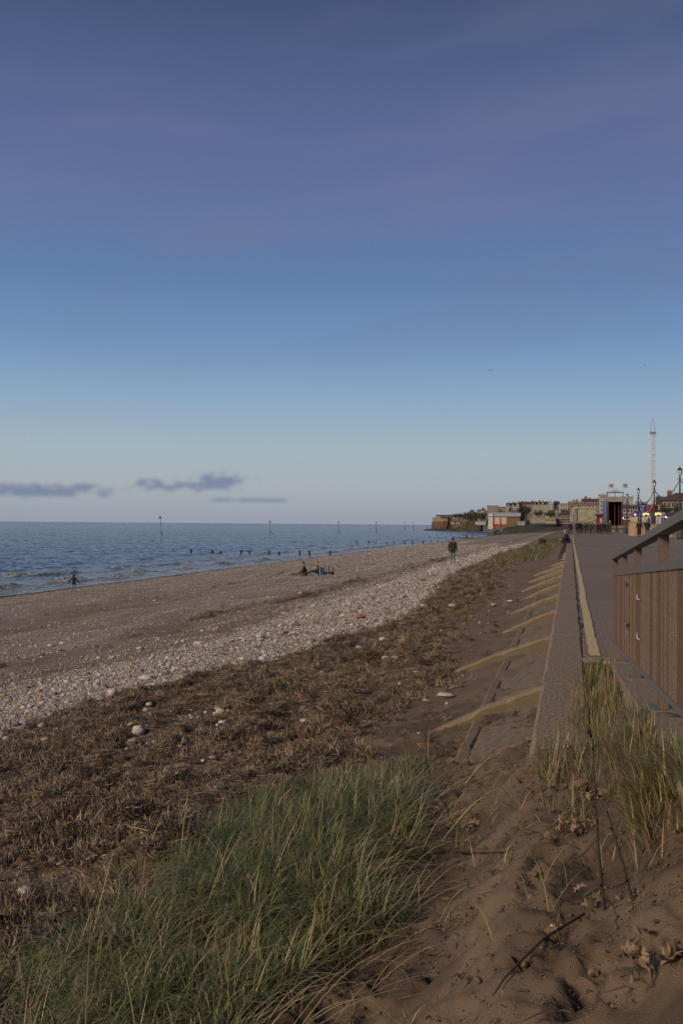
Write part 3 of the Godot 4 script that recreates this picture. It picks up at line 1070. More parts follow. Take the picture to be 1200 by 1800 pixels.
var stone_cells := {}
func make_stones() -> void:
	# stones one can pick out: photo x, photo y of the base, width in photo pixels, flatness, colour, label
	var white := Color(0.80, 0.77, 0.71)
	var cream := Color(0.55, 0.46, 0.33)
	var grey := Color(0.42, 0.41, 0.41)
	var rusty := Color(0.42, 0.17, 0.08)
	var list := [
		[244, 1290, 22, 1.0, white, "upright white chalk lump in the brown seaweed"],
		[231, 1284, 13, 0.7, cream, "cream stone touching the upright white chalk lump"],
		[236, 1309, 24, 0.5, cream, "flat tan stone below the upright chalk lump"],
		[42, 1590, 42, 0.75, white, "long pale stone lying where grass meets seaweed"],
		[198, 1222, 21, 0.6, white, "rounded white stone on the lower edge of the pebble bank"],
		[178, 1235, 24, 0.45, grey, "flat grey stone beside the rounded white stone"],
		[257, 1197, 26, 0.5, white, "broad white chalk slab on the pebble bank crest"],
		[80, 1313, 15, 0.6, grey, "smooth grey stone in the seaweed by a white pebble"],
		[263, 1248, 11, 0.7, white, "small white stone at the top edge of the seaweed"],
		[383, 1255, 14, 0.7, cream, "cream knobbly stone half sunk in seaweed"],
		[394, 1252, 10, 0.7, Color(0.4, 0.27, 0.18), "brown stone beside the cream knobbly stone"],
		[391, 1292, 18, 0.4, white, "flat white flake lying on the seaweed"],
		[357, 1347, 9, 0.7, white, "yellowish white pebble near the top of the grass"],
		[374, 1342, 17, 0.4, grey, "flat pale grey stone near the top of the grass"],
		[352, 1133, 17, 0.5, white, "white stone above its twin on the middle sand"],
		[346, 1131, 12, 0.4, white, "flat white stone on the middle sand"],
		[356, 1110, 9, 0.5, white, "lone white stone on the bare sand"],
		[458, 1124, 17, 0.6, white, "white stone pair member, upper, on the sand edge"],
		[458, 1129, 15, 0.5, white, "white stone pair member, lower, on the sand edge"],
		[499, 1117, 20, 0.5, Color(0.36, 0.3, 0.25), "brown-grey stone beside white flake on the sand edge"],
		[516, 1117, 13, 0.4, white, "white flake right of the brown-grey stone"],
		[425, 1123, 13, 0.4, white, "flat white stone alone on the brown sand"],
		[633, 1088, 16, 0.5, rusty, "rust red brick fragment on the pebble bank"],
		[527, 1066, 11, 0.6, cream, "cream stone on the sand below the seated pair"],
		[551, 1066, 9, 0.7, white, "roundish white stone on the sand below the windbreak"],
		[529, 1044, 12, 0.6, cream, "yellowish stone in the middle wrack line"],
		[673, 1129, 16, 0.6, white, "white stone in the seaweed below the pebble bank"],
		[678, 1160, 17, 0.5, white, "white stone beside a tan boulder in the seaweed"],
		[694, 1167, 20, 0.6, cream, "tan rounded boulder in the seaweed"],
		[631, 1149, 12, 0.7, cream, "tan egg-shaped stone in the seaweed"],
		[617, 1148, 7, 0.7, white, "small white stone left of the tan egg-shaped stone"],
		[731, 1187, 12, 0.4, cream, "yellow-tan flat stone on the brown soil"],
		[703, 1208, 9, 0.9, cream, "small upright tan stone on the brown soil"],
		[586, 1272, 15, 1.1, Color(0.45, 0.32, 0.16), "ochre upright stone above the grass tip"],
		[535, 1273, 18, 0.35, white, "thin white flake above the grass tip"],
		[781, 1229, 30, 0.25, white, "long thin white flake on the soil by the first rib"],
		[748, 1237, 14, 0.3, white, "short white flake on the soil by the first rib"],
		[795, 1073, 14, 0.6, cream, "tan stone on the far end of the seaweed bank"],
		[896, 1059, 12, 0.4, white, "white flake on the soil by the far ribs"],
		[867, 1067, 11, 0.6, cream, "yellow stone on the soil by the far ribs"],
		[190, 1450, 15, 1.0, Color(0.38, 0.23, 0.07), "ochre sponge-like lump in the seaweed"],
		[37, 1522, 16, 0.8, Color(0.36, 0.2, 0.06), "ochre brown lump low in the seaweed"],
		[96, 1523, 13, 0.7, Color(0.33, 0.22, 0.11), "tan lump right of the ochre brown lump"],
		[158, 1233, 10, 0.6, Color(0.5, 0.24, 0.08), "orange stone on the pebble bank edge"],
		[272, 1056, 8, 0.4, white, "white stone on the upper beach sand"],
		[90, 1136, 11, 0.5, white, "white stone in the upper stone patches"],
		[110, 1132, 12, 0.5, white, "paler stone right of the white stone in the upper patches"],
		[105, 1530, 10, 0.6, grey, "grey pebble beside the long pale stone"],
		[258, 1466, 22, 0.5, grey, "flat grey stone by the grass edge in the seaweed"],
		[970, 1630, 9, 0.6, white, "white chip on the sand below the grey stalks"],
	]
	var k := 0
	for s in list:
		k += 1
		var p := on_beach(s[0], s[1])
		var w: float = float(s[2]) / FOCAL * p.distance_to(EYE) * 0.5
		var clear := [[0, 0], [0, 1], [0, 2], [-1, 0], [1, 0], [-1, 1], [1, 1]]
		if w > 0.04:
			for q in 30:
				clear.append([q % 5 - 2, q / 5 - 1])
		for q in clear:
			if p.z > -16.0:
				stone_cells[Vector2i(int(p.x * 16.0) + q[0], int(p.z * 16.0) + q[1])] = true
		var sh := Shape.new()
		lump(sh, Vector3.ZERO, Vector3(w, w * s[3] * 0.8, w * 0.8), 900 + k * 7, s[4], 9, 13)
		var o := single("stone", sh.done(), M.chalk, s[5], "stone", p + Vector3(0, w * s[3] * 0.38 + (0.035 if p.z > -30.0 and p.x > -6.5 and p.x < -1.0 else 0.0), 0), "stones one can pick out on the beach")
		o.rotation.y = k * 1.3 if s[3] < 0.3 else k * 0.4

func make_wrack() -> void:
	rng.seed = 808
	var root := stuff_root("seaweed_wrack", "brown dried seaweed heaped along the upper beach", "seaweed")
	var spots := [[], [], [], [], []]
	var tints := [PackedColorArray(), PackedColorArray(), PackedColorArray(), PackedColorArray(), PackedColorArray()]
	var browns := [Color(0.215, 0.165, 0.115), Color(0.13, 0.098, 0.074), Color(0.31, 0.24, 0.17), Color(0.07, 0.055, 0.047), Color(0.26, 0.215, 0.17), Color(0.25, 0.18, 0.11), Color(0.085, 0.067, 0.056)]
	for b in [[0.9, 7.0, 2.6, 30.0, 150000], [0.9, 7.0, 30.0, 75.0, 14000], [9.5, 13.6, 12.0, 90.0, 9000], [19.5, 21.5, 30.0, 90.0, 2000], [39.0, 41.2, 55.0, 200.0, 5000]]:
		for k in int(b[4]):
			var z := -pow(lerpf(pow(b[2], -0.6), pow(b[3], -0.6), rng.randf()), -1.0 / 0.6)
			var u := rng.randf_range(b[0], b[1])
			var share := wrack_share(-u, z)
			if rng.randf() > share * 0.9 + 0.015:
				continue
			if stone_cells.has(Vector2i(int(-u * 16.0), int(z * 16.0))):
				continue
			if grass_mound(-u, z) > 0.05 and rng.randf() < 0.8:
				continue
			var v := rng.randi() % 5
			var size := rng.randf_range(0.25, 0.72) * (1.0 + maxf(0.0, -z - 9.0) * 0.022)
			if rng.randf() < 0.12:
				size *= 1.35
			var heap := 0.5 + 1.1 * smoothstep(-0.3, 0.4, noise_b.get_noise_2d(u * 1.6, z * 1.6))
			if u > 30.0:
				heap = 0.4
			var t := Basis.from_euler(Vector3(rng.randf_range(-0.3, 0.3), rng.randf() * TAU, rng.randf_range(-0.3, 0.3))).scaled(Vector3(size, size * heap, size))
			spots[v].append(Transform3D(t, Vector3(-u, land(-u, z) + relief(-u, z) + 0.004, z)))
			var c: Color = browns[rng.randi() % browns.size()]
			var f := rng.randf_range(0.8, 1.25)
			tints[v].append(Color(c.r * f, c.g * f, c.b * f))
	var total := 0
	for v in 5:
		# a clump: thin crisped strands bent every way
		var sh := Shape.new()
		var rg := RandomNumberGenerator.new()
		rg.seed = 60 + v
		for s in 42:
			var tone := rg.randf_range(0.55, 1.5)
			sh.col = Color(tone, tone, tone)
			var p := Vector3(rg.randf_range(-0.07, 0.07), rg.randf_range(0.0, 0.03), rg.randf_range(-0.07, 0.07))
			var d := Vector3(rg.randf_range(-1, 1), rg.randf_range(-0.25, 0.7), rg.randf_range(-1, 1)).normalized()
			var pts := [p]
			var half := [0.0015]
			var fat := rg.randf_range(0.0012, 0.005)
			for q in 4:
				d = (d + Vector3(rg.randf_range(-0.9, 0.9), rg.randf_range(-0.8, 0.5), rg.randf_range(-0.9, 0.9)) * 0.7).normalized()
				p += d * rg.randf_range(0.012, 0.03)
				p.y = maxf(p.y, -0.01)
				pts.append(p)
				half.append(fat if q < 3 else 0.001)
			sh.ribbon(pts, half, Vector3(rg.randf_range(-1, 1), rg.randf_range(-1, 1), rg.randf_range(-1, 1)))
		mass("strands", "", "", sh.done(), M.wrack, spots[v], tints[v], root)
		total += spots[v].size()
	print("wrack ", total)
	# straw-coloured reed bits lying on the seaweed
	var st := Shape.new()
	for k in 900:
		var z := -rng.randf_range(3.6, 13.0)
		var u := rng.randf_range(1.7, 6.0)
		if wrack_share(-u, z) < 0.4:
			continue
		var y := land(-u, z) + relief(-u, z) + rng.randf_range(0.02, 0.045)
		var a := rng.randf() * TAU
		var l := rng.randf_range(0.03, 0.16)
		var d := Vector3(cos(a) * l, rng.randf_range(-0.02, 0.03), sin(a) * l)
		var f := rng.randf_range(0.6, 1.1)
		st.col = Color(0.42 * f, 0.31 * f, 0.18 * f)
		st.tube([Vector3(-u, y, z), Vector3(-u, y, z) + d * 0.5 + Vector3(0, 0.004, 0), Vector3(-u, y, z) + d], [0.0022, 0.0026, 0.0018], 4, false)
	var straw := setting("reed_litter", st.done(), M.wrack, "stuff")
	straw.set_meta("label", "straw coloured reed bits lying on the dried seaweed")

func blade(sh: Shape, o: Vector3, lean: Vector3, length: float, half: float, droop: float, joints := 5) -> void:
	var p := o
	var d := (Vector3.UP + lean).normalized()
	var flat := Vector3(lean.x, 0, lean.z)
	if flat.length() < 0.01:
		flat = Vector3(0.1, 0, 0.05)
	var pts := [p]
	var hw := [half]
	for i in joints:
		var t := float(i + 1) / joints
		p += d * (length / joints)
		d = (d + (flat.normalized() * 0.5 + Vector3.DOWN) * droop * t).normalized()
		pts.append(p)
		hw.append(half * (1.0 - t * t) + 0.0004)
	sh.ribbon(pts, hw, flat.cross(Vector3.UP))

func inside(poly: PackedVector2Array, x: float, z: float) -> bool:
	return Geometry2D.is_point_in_polygon(Vector2(x, z), poly)

func make_grass() -> void:
	rng.seed = 2024
	var greens := [Color(0.10, 0.14, 0.042), Color(0.072, 0.108, 0.042), Color(0.12, 0.155, 0.06), Color(0.14, 0.15, 0.036), Color(0.05, 0.076, 0.028), Color(0.165, 0.19, 0.095)]
	var straws := [Color(0.34, 0.26, 0.145), Color(0.27, 0.20, 0.115), Color(0.21, 0.15, 0.10), Color(0.30, 0.26, 0.13)]
	# the big patch
	var poly := PackedVector2Array([Vector2(-2.3, -3.3), Vector2(-2.1, -3.8), Vector2(-1.98, -4.4), Vector2(-1.92, -4.9), Vector2(-1.86, -5.5), Vector2(-1.68, -5.9), Vector2(-1.4, -6.2), Vector2(-1.06, -6.3), Vector2(-0.83, -6.3), Vector2(-0.83, -5.3), Vector2(-0.68, -4.3), Vector2(-0.58, -3.6), Vector2(-0.8, -3.1), Vector2(-0.9, -2.9), Vector2(-0.95, -2), Vector2(-2.2, -2)])
	var sh := Shape.new()
	var tufts := 0
	while tufts < 700:
		var x := rng.randf_range(-2.3, -0.5)
		var z := rng.randf_range(-6.6, -1.9)
		if not inside(poly, x, z):
			continue
		if noise_b.get_noise_2d(x * 2.2, z * 2.2) < -0.16:
			continue
		tufts += 1
		var y := land(x, z) - 0.01
		var sweep := rng.randf() * TAU
		var comb := Vector3(cos(sweep), 0, sin(sweep)) * rng.randf_range(0.0, 0.55)
		# lower towards the far tip and the seaward edge
		var tall := rng.randf_range(0.15, 0.30) * lerpf(0.5, 1.0, smoothstep(-6.2, -4.6, z)) * lerpf(0.55, 1.0, smoothstep(-2.1, -1.5, x)) * lerpf(1.0, 0.7, smoothstep(-3.5, -2.5, z))
		var base: Color = greens[rng.randi() % greens.size()]
		for b in 58:
			var o := Vector3(x + rng.randfn(0, 0.035), y, z + rng.randfn(0, 0.035))
			var lean := Vector3(rng.randfn(0, 0.55), 0, rng.randfn(0, 0.55)) + comb * 1.3
			var arched := rng.randf() < 0.75
			if arched:
				lean = lean * 1.7 + Vector3(rng.randf_range(-0.5, 0.5), 0, rng.randf_range(-0.5, 0.5))
			var c := base.lerp(greens[rng.randi() % greens.size()], 0.5)
			var half := rng.randf_range(0.0011, 0.003)
			var l := tall * rng.randf_range(0.5, 1.15)
			var droop := rng.randf_range(0.08, 0.4)
			if arched:
				droop = rng.randf_range(0.5, 1.5)
				l *= 1.35
			if rng.randf() < 0.22:
				c = straws[rng.randi() % straws.size()]
				half *= 0.75
			var f := rng.randf_range(0.75, 1.25)
			sh.col = Color(c.r * f, c.g * f, c.b * f)
			blade(sh, o, lean, l, half, droop)
	# dead thatch matted at the foot of the tufts
	for k in 5200:
		var x := rng.randf_range(-2.3, -0.5)
		var z := rng.randf_range(-6.4, -2.0)
		if not inside(poly, x + rng.randf_range(-0.08, 0.08), z):
			continue
		var c: Color = straws[rng.randi() % straws.size()]
		var f := rng.randf_range(0.4, 0.95)
		sh.col = Color(c.r * f, c.g * f, c.b * f)
		blade(sh, Vector3(x, land(x, z) + rng.randf_range(0.0, 0.05), z), Vector3(rng.randfn(0, 3.0), 0, rng.randfn(0, 3.0)), rng.randf_range(0.08, 0.24), rng.randf_range(0.001, 0.002), rng.randf_range(0.1, 0.5), 4)
	# straw stalks that stand above it
	for k in 260:
		var x := rng.randf_range(-2.2, -0.55)
		var z := rng.randf_range(-6.4, -2.3)
		if not inside(poly, x, z):
			continue
		var c: Color = straws[rng.randi() % straws.size()]
		sh.col = c
		blade(sh, Vector3(x, land(x, z), z), Vector3(rng.randfn(0.08, 0.4), 0, rng.randfn(0, 0.4)), rng.randf_range(0.2, 0.38) * lerpf(0.6, 1.0, smoothstep(-6.2, -4.6, z)), 0.0017, rng.randf_range(0.0, 0.12), 6)
	# bleached blades that sprawl over the path
	for k in 210:
		var z := -rng.randf_range(2.6, 5.6)
		var x := rng.randf_range(-0.95, -0.52)
		var c: Color = straws[rng.randi() % straws.size()]
		sh.col = c * rng.randf_range(0.8, 1.2)
		blade(sh, Vector3(x, land(x, z), z), Vector3(rng.randf_range(0.4, 1.6), 0, rng.randfn(0, 0.6)), rng.randf_range(0.2, 0.46), rng.randf_range(0.0014, 0.0026), rng.randf_range(0.12, 0.4), 6)
	var g := setting("grass", sh.done(), M.blade, "stuff")
	tag(g, "big shaggy patch of green dune grass beside the sandy path", "grass")
	# scattered single blades on the path
	sh = Shape.new()
	for k in 120:
		var cx := rng.randf_range(-0.65, 0.35)
		var cz := -rng.randf_range(2.6, 6.6)
		for b in rng.randi_range(2, 7):
			var o := Vector3(cx + rng.randfn(0, 0.02), land(cx, cz) - 0.005, cz + rng.randfn(0, 0.02))
			var c: Color = greens[rng.randi() % greens.size()] if rng.randf() < 0.6 else straws[rng.randi() % straws.size()]
			sh.col = c
			blade(sh, o, Vector3(rng.randfn(0, 0.9), 0, rng.randfn(0, 0.9)), rng.randf_range(0.06, 0.2), rng.randf_range(0.001, 0.0022), rng.randf_range(0.2, 0.6))
	g = setting("grass", sh.done(), M.blade, "stuff")
	tag(g, "thin sprigs of grass scattered over the sandy path", "grass")
	# the bank between coping and ramp: tall dry stems, green at the foot
	sh = Shape.new()
	for k in 300:
		var z := -rng.randf_range(3.6, 8.6)
		var x := rng.randf_range(0.02, 0.335) if z > -7.5 else rng.randf_range(0.1, 0.335)
		if z > -5.2:
			x = rng.randf_range(-0.12, 0.335)
		var y := maxf(land(x, z), -0.02 if x > -0.1 else -1.0)
		var dry := rng.randf() < 0.5
		for b in 9:
			var o := Vector3(x + rng.randfn(0, 0.02), y - 0.01, z + rng.randfn(0, 0.03))
			var c: Color = straws[rng.randi() % straws.size()] if dry and rng.randf() < 0.8 else greens[rng.randi() % greens.size()]
			var f := rng.randf_range(0.7, 1.15)
			sh.col = Color(c.r * f, c.g * f, c.b * f)
			var lean := Vector3(rng.randfn(-0.12, 0.2), 0, rng.randfn(0, 0.25))
			if b < 2 and dry:
				blade(sh, o, lean, rng.randf_range(0.14, 0.28) * (1.0 if z > -6.8 else 0.6), 0.0009, rng.randf_range(0.0, 0.08), 6)
			else:
				blade(sh, o, lean * 1.6, rng.randf_range(0.04, 0.12), rng.randf_range(0.001, 0.0024), rng.randf_range(0.1, 0.5), 4)
	g = setting("grass", sh.done(), M.blade, "stuff")
	tag(g, "dry straw coloured grass growing along the ramp edge", "grass")
	# lush tussock at the foot of the ramp, combed towards the path
	sh = Shape.new()
	for k in 100:
		var z := -rng.randf_range(2.95, 4.3)
		var x := rng.randf_range(0.20, 0.32)
		if z > -3.6:
			x = rng.randf_range(0.22, 0.36)
		var y := maxf(land(x, z), ramp_y(z) if x > 0.335 else -1.0)
		for b in 26:
			var o := Vector3(x + rng.randfn(0, 0.025), y - 0.01, z + rng.randfn(0, 0.03))
			var c: Color = greens[[0, 2, 3, 3, 5][rng.randi() % 5]]
			if rng.randf() < 0.55:
				c = straws[rng.randi() % straws.size()]
			var f := rng.randf_range(0.75, 1.2)
			sh.col = Color(c.r * f, c.g * f, c.b * f)
			blade(sh, o, Vector3(rng.randfn(-0.5, 0.35), 0, rng.randfn(0.1, 0.3)), rng.randf_range(0.06, 0.17), rng.randf_range(0.0013, 0.0028), rng.randf_range(0.08, 0.45))
	g = setting("grass", sh.done(), M.blade, "stuff")
	tag(g, "green and straw grass tussock leaning off the ramp", "grass")
	# turf on the far sand by the wall
	sh = Shape.new()
	for k in 15000:
		var z := -pow(lerpf(pow(36.0, -0.5), pow(140.0, -0.5), rng.randf()), -2.0)
		var x := -rng.randf_range(0.6, 6.0)
		if rng.randf() > turf_share(x, z) * smoothstep(-0.25, 0.25, noise_b.get_noise_2d(x * 0.8, z * 0.3)):
			continue
		var c: Color = greens[[0, 1, 3, 4][rng.randi() % 4]] if rng.randf() < 0.72 else straws[rng.randi() % straws.size()]
		var f := rng.randf_range(0.7, 1.1)
		sh.col = Color(c.r * f, c.g * f, c.b * f)
		var big := 1.0 + maxf(0.0, -z - 40.0) * 0.012
		for b in 3:
			blade(sh, Vector3(x + rng.randfn(0, 0.06), land(x, z), z + rng.randfn(0, 0.1)), Vector3(rng.randfn(0, 0.4), 0, rng.randfn(0, 0.4)), rng.randf_range(0.12, 0.28), 0.006 * big, rng.randf_range(0.1, 0.4), 2)
	g = setting("grass", sh.done(), M.blade, "stuff")
	tag(g, "low dark turf on the far sand along the sea wall", "grass")

func make_clods() -> void:
	# crumbled lumps of sand kicked up along the path
	rng.seed = 515
	var root := stuff_root("sand_clods", "crumbled sand clods kicked up along the trodden path", "sand")
	var spots := []
	var tints := PackedColorArray()
	for k in 34000:
		var z := -rng.randf_range(2.2, 7.4)
		var x := rng.randf_range(-1.05, 0.36)
		if noise_b.get_noise_2d(x * 2.6, z * 2.6 + 60.0) < 0.0 and rng.randf() < 0.7:
			continue
		var size := rng.randf_range(0.003, 0.008) if rng.randf() < 0.9 else rng.randf_range(0.008, 0.016) if rng.randf() < 0.95 else rng.randf_range(0.016, 0.03)
		spots.append(Transform3D(Basis.from_euler(Vector3(rng.randf() * 3.0, rng.randf() * TAU, 0.0)).scaled(Vector3.ONE * size), Vector3(x, land(x, z) + relief(x, z) + rng.randf_range(-0.004, 0.012), z)))
		var f := rng.randf_range(0.7, 1.2)
		tints.append(Color(0.21 * f, 0.152 * f, 0.108 * f))
	mass("clods", "", "", pebble_mesh(77), M.stone, spots, tints, root)

func make_litter() -> void:
	make_clods()
	# crumbs of leaf, straw and twig trodden into the path
	rng.seed = 333
	var sh := Shape.new()
	for k in 3200:
		var z := -rng.randf_range(2.2, 7.2)
		var x := rng.randf_range(-0.95, 0.36)
		if noise_b.get_noise_2d(x * 2.0 + 30.0, z * 2.0) < -0.05 and rng.randf() < 0.75:
			continue
		var o := Vector3(x, land(x, z) + 0.012 + noise_c.get_noise_2d(x * 2.6, z * 2.6) * 0.025, z)
		var a := rng.randf() * TAU
		var l := rng.randf_range(0.006, 0.026) if rng.randf() < 0.95 else rng.randf_range(0.03, 0.08)
		var d := Vector3(cos(a), rng.randf_range(-0.2, 0.4), sin(a)) * l
		var f := rng.randf_range(0.35, 1.0)
		sh.col = Color(0.36 * f, 0.27 * f, 0.18 * f)
		sh.ribbon([o - d, o + Vector3(0, l * 0.25, 0), o + d], [minf(l * 0.12, 0.002), minf(l * rng.randf_range(0.12, 0.4), 0.005), 0.001], Vector3(-sin(a), rng.randf_range(-0.5, 0.5), cos(a)))
	var g := setting("litter", sh.done(), M.leaf, "stuff")
	tag(g, "crumbs of dead leaf and straw trodden into the path", "litter")

func make_foreground_bits() -> void:
	make_litter()
	# dead stalks
	for st in [[[1062, 1612], [1053, 1520], [1046, 1420], [1041, 1300], -3.62, "taller of two dead dark stalks standing in the grass"], [[1112, 1592], [1094, 1520], [1076, 1460], [1066, 1425], -3.5, "shorter leaning dead dark stalk beside the taller one"]]:
		var pts := []
		var rad := []
		var base := on_beach(st[0][0], st[0][1])
		for i in 4:
			pts.append(at(st[i][0], st[i][1], base.z - 0.04 * i))
			rad.append(0.0055 - 0.0012 * i)
		base.y -= 0.03
		pts.push_front(base)
		rad.push_front(0.007)
		var o := thing("dead_stalk", st[5], "plant", base, "dead stalks by the path")
		var loc := []
		for p in pts:
			loc.append(p - base)
		var s := Shape.new()
		s.tube(loc, rad, 6)
		part("stem", s.done(), M.twig, o)
		for k in 14:
			var t := (k + 0.5) / 14.0 * 3.99
			var a: Vector3 = (loc[int(t) + 0] as Vector3).lerp(loc[mini(int(t) + 1, 4)], t - int(t))
			s = Shape.new()
			var dir := Vector3(sin(k * 2.4), 0.8, cos(k * 2.4)).normalized()
			s.tube([a, a + dir * 0.007, a + dir * 0.013 + Vector3(0, 0.003, 0)], [0.002, 0.003, 0.001], 5)
			part("bud", s.done(), M.twig, o)
	var tw := []
	for q in [[1026, 1622], [985, 1650], [955, 1672], [915, 1707], [885, 1735], [866, 1762]]:
		var p := on_beach(q[0], q[1])
		p.y += 0.018
		tw.append(p)
	var sh := Shape.new()
	var tl := []
	for p in tw:
		tl.append(p - tw[0])
	sh.tube(tl, [0.004, 0.004, 0.0035, 0.003, 0.0025, 0.0015], 6)
	single("twig", sh.done(), M.twig, "bent dark twig lying across the sand below the stalks", "twig", tw[0])
	tw = []
	for q in [[690, 1520], [735, 1510], [780, 1504], [840, 1505], [895, 1502]]:
		var p := on_beach(q[0], q[1])
		p.y += 0.012
		tw.append(p)
	tl = []
	for p in tw:
		tl.append(p - tw[0])
	sh = Shape.new()
	sh.tube(tl, [0.004, 0.005, 0.005, 0.004, 0.002], 6)
	single("twig", sh.done(), M.twig, "thin grey-brown stick half buried across the path", "twig", tw[0])
	# dry crumpled leaves
	var tan := Color(0.40, 0.29, 0.19)
	for cl in [[1145, 1700, 15, 0.11, "crumpled heap of tan dead leaves at the foot of the tussock"], [1030, 1410, 12, 0.10, "pale brown dead leaves gathered under the dry grass"], [1012, 1462, 16, 0.09, "small curled dead leaves in a drift on the path"], [950, 1650, 2, 0.03, "single pale dead leaf beside the bent dark twig"], [775, 1425, 6, 0.08, "few torn dead leaves at the grass side of the path"], [935, 1315, 8, 0.08, "dead leaves caught against the sea wall foot"], [1040, 1600, 7, 0.09, "whitish dead leaves at the root of the stalks"], [835, 1462, 6, 0.09, "curled leaf scraps in the middle of the path"]]:
		var p := on_beach(cl[0], cl[1])
		var o := thing("leaf_heap" if cl[2] > 2 else "dead_leaf", cl[4], "dead leaves", p, "dead leaves by the path")
		var rg := RandomNumberGenerator.new()
		rg.seed = int(cl[0])
		for k in int(cl[2]):
			var s := Shape.new()
			var f := rg.randf_range(0.75, 1.2)
			s.col = Color(tan.r * f, tan.g * f, tan.b * f)
			var l := rg.randf_range(0.04, 0.075)
			if cl[2] == 16:
				l *= 0.55
			# lobed outline folded along the midrib
			var fold := rg.randf_range(0.3, 1.1)
			var left := []
			var right := []
			var mid := []
			for q in 9:
				var t := q / 8.0
				var w := l * 0.42 * sin(PI * pow(t, 0.8)) * (0.72 + 0.28 * cos(q * PI)) + 0.001
				var cy := sin(t * PI) * l * rg.randf_range(0.1, 0.35)
				mid.append(Vector3(0, cy, t * l))
				left.append(Vector3(-w * cos(fold), cy + w * sin(fold), t * l))
				right.append(Vector3(w * cos(fold), cy + w * sin(fold) * rg.randf_range(0.4, 1.0), t * l))
			var x := Transform3D(Basis.from_euler(Vector3(rg.randf_range(-0.8, 0.8), rg.randf() * TAU, rg.randf_range(-0.9, 0.9))), Vector3(rg.randfn(0, 0.4) * cl[3], rg.randf_range(0.01, 0.05 if cl[2] > 10 else 0.02), rg.randfn(0, 0.4) * cl[3]))
			for q in 8:
				s.quad(x * (left[q] as Vector3), x * (mid[q] as Vector3), x * (mid[q + 1] as Vector3), x * (left[q + 1] as Vector3))
				s.quad(x * (mid[q] as Vector3), x * (right[q] as Vector3), x * (right[q + 1] as Vector3), x * (mid[q + 1] as Vector3))
			part("leaf", s.done(), M.leaf, o)

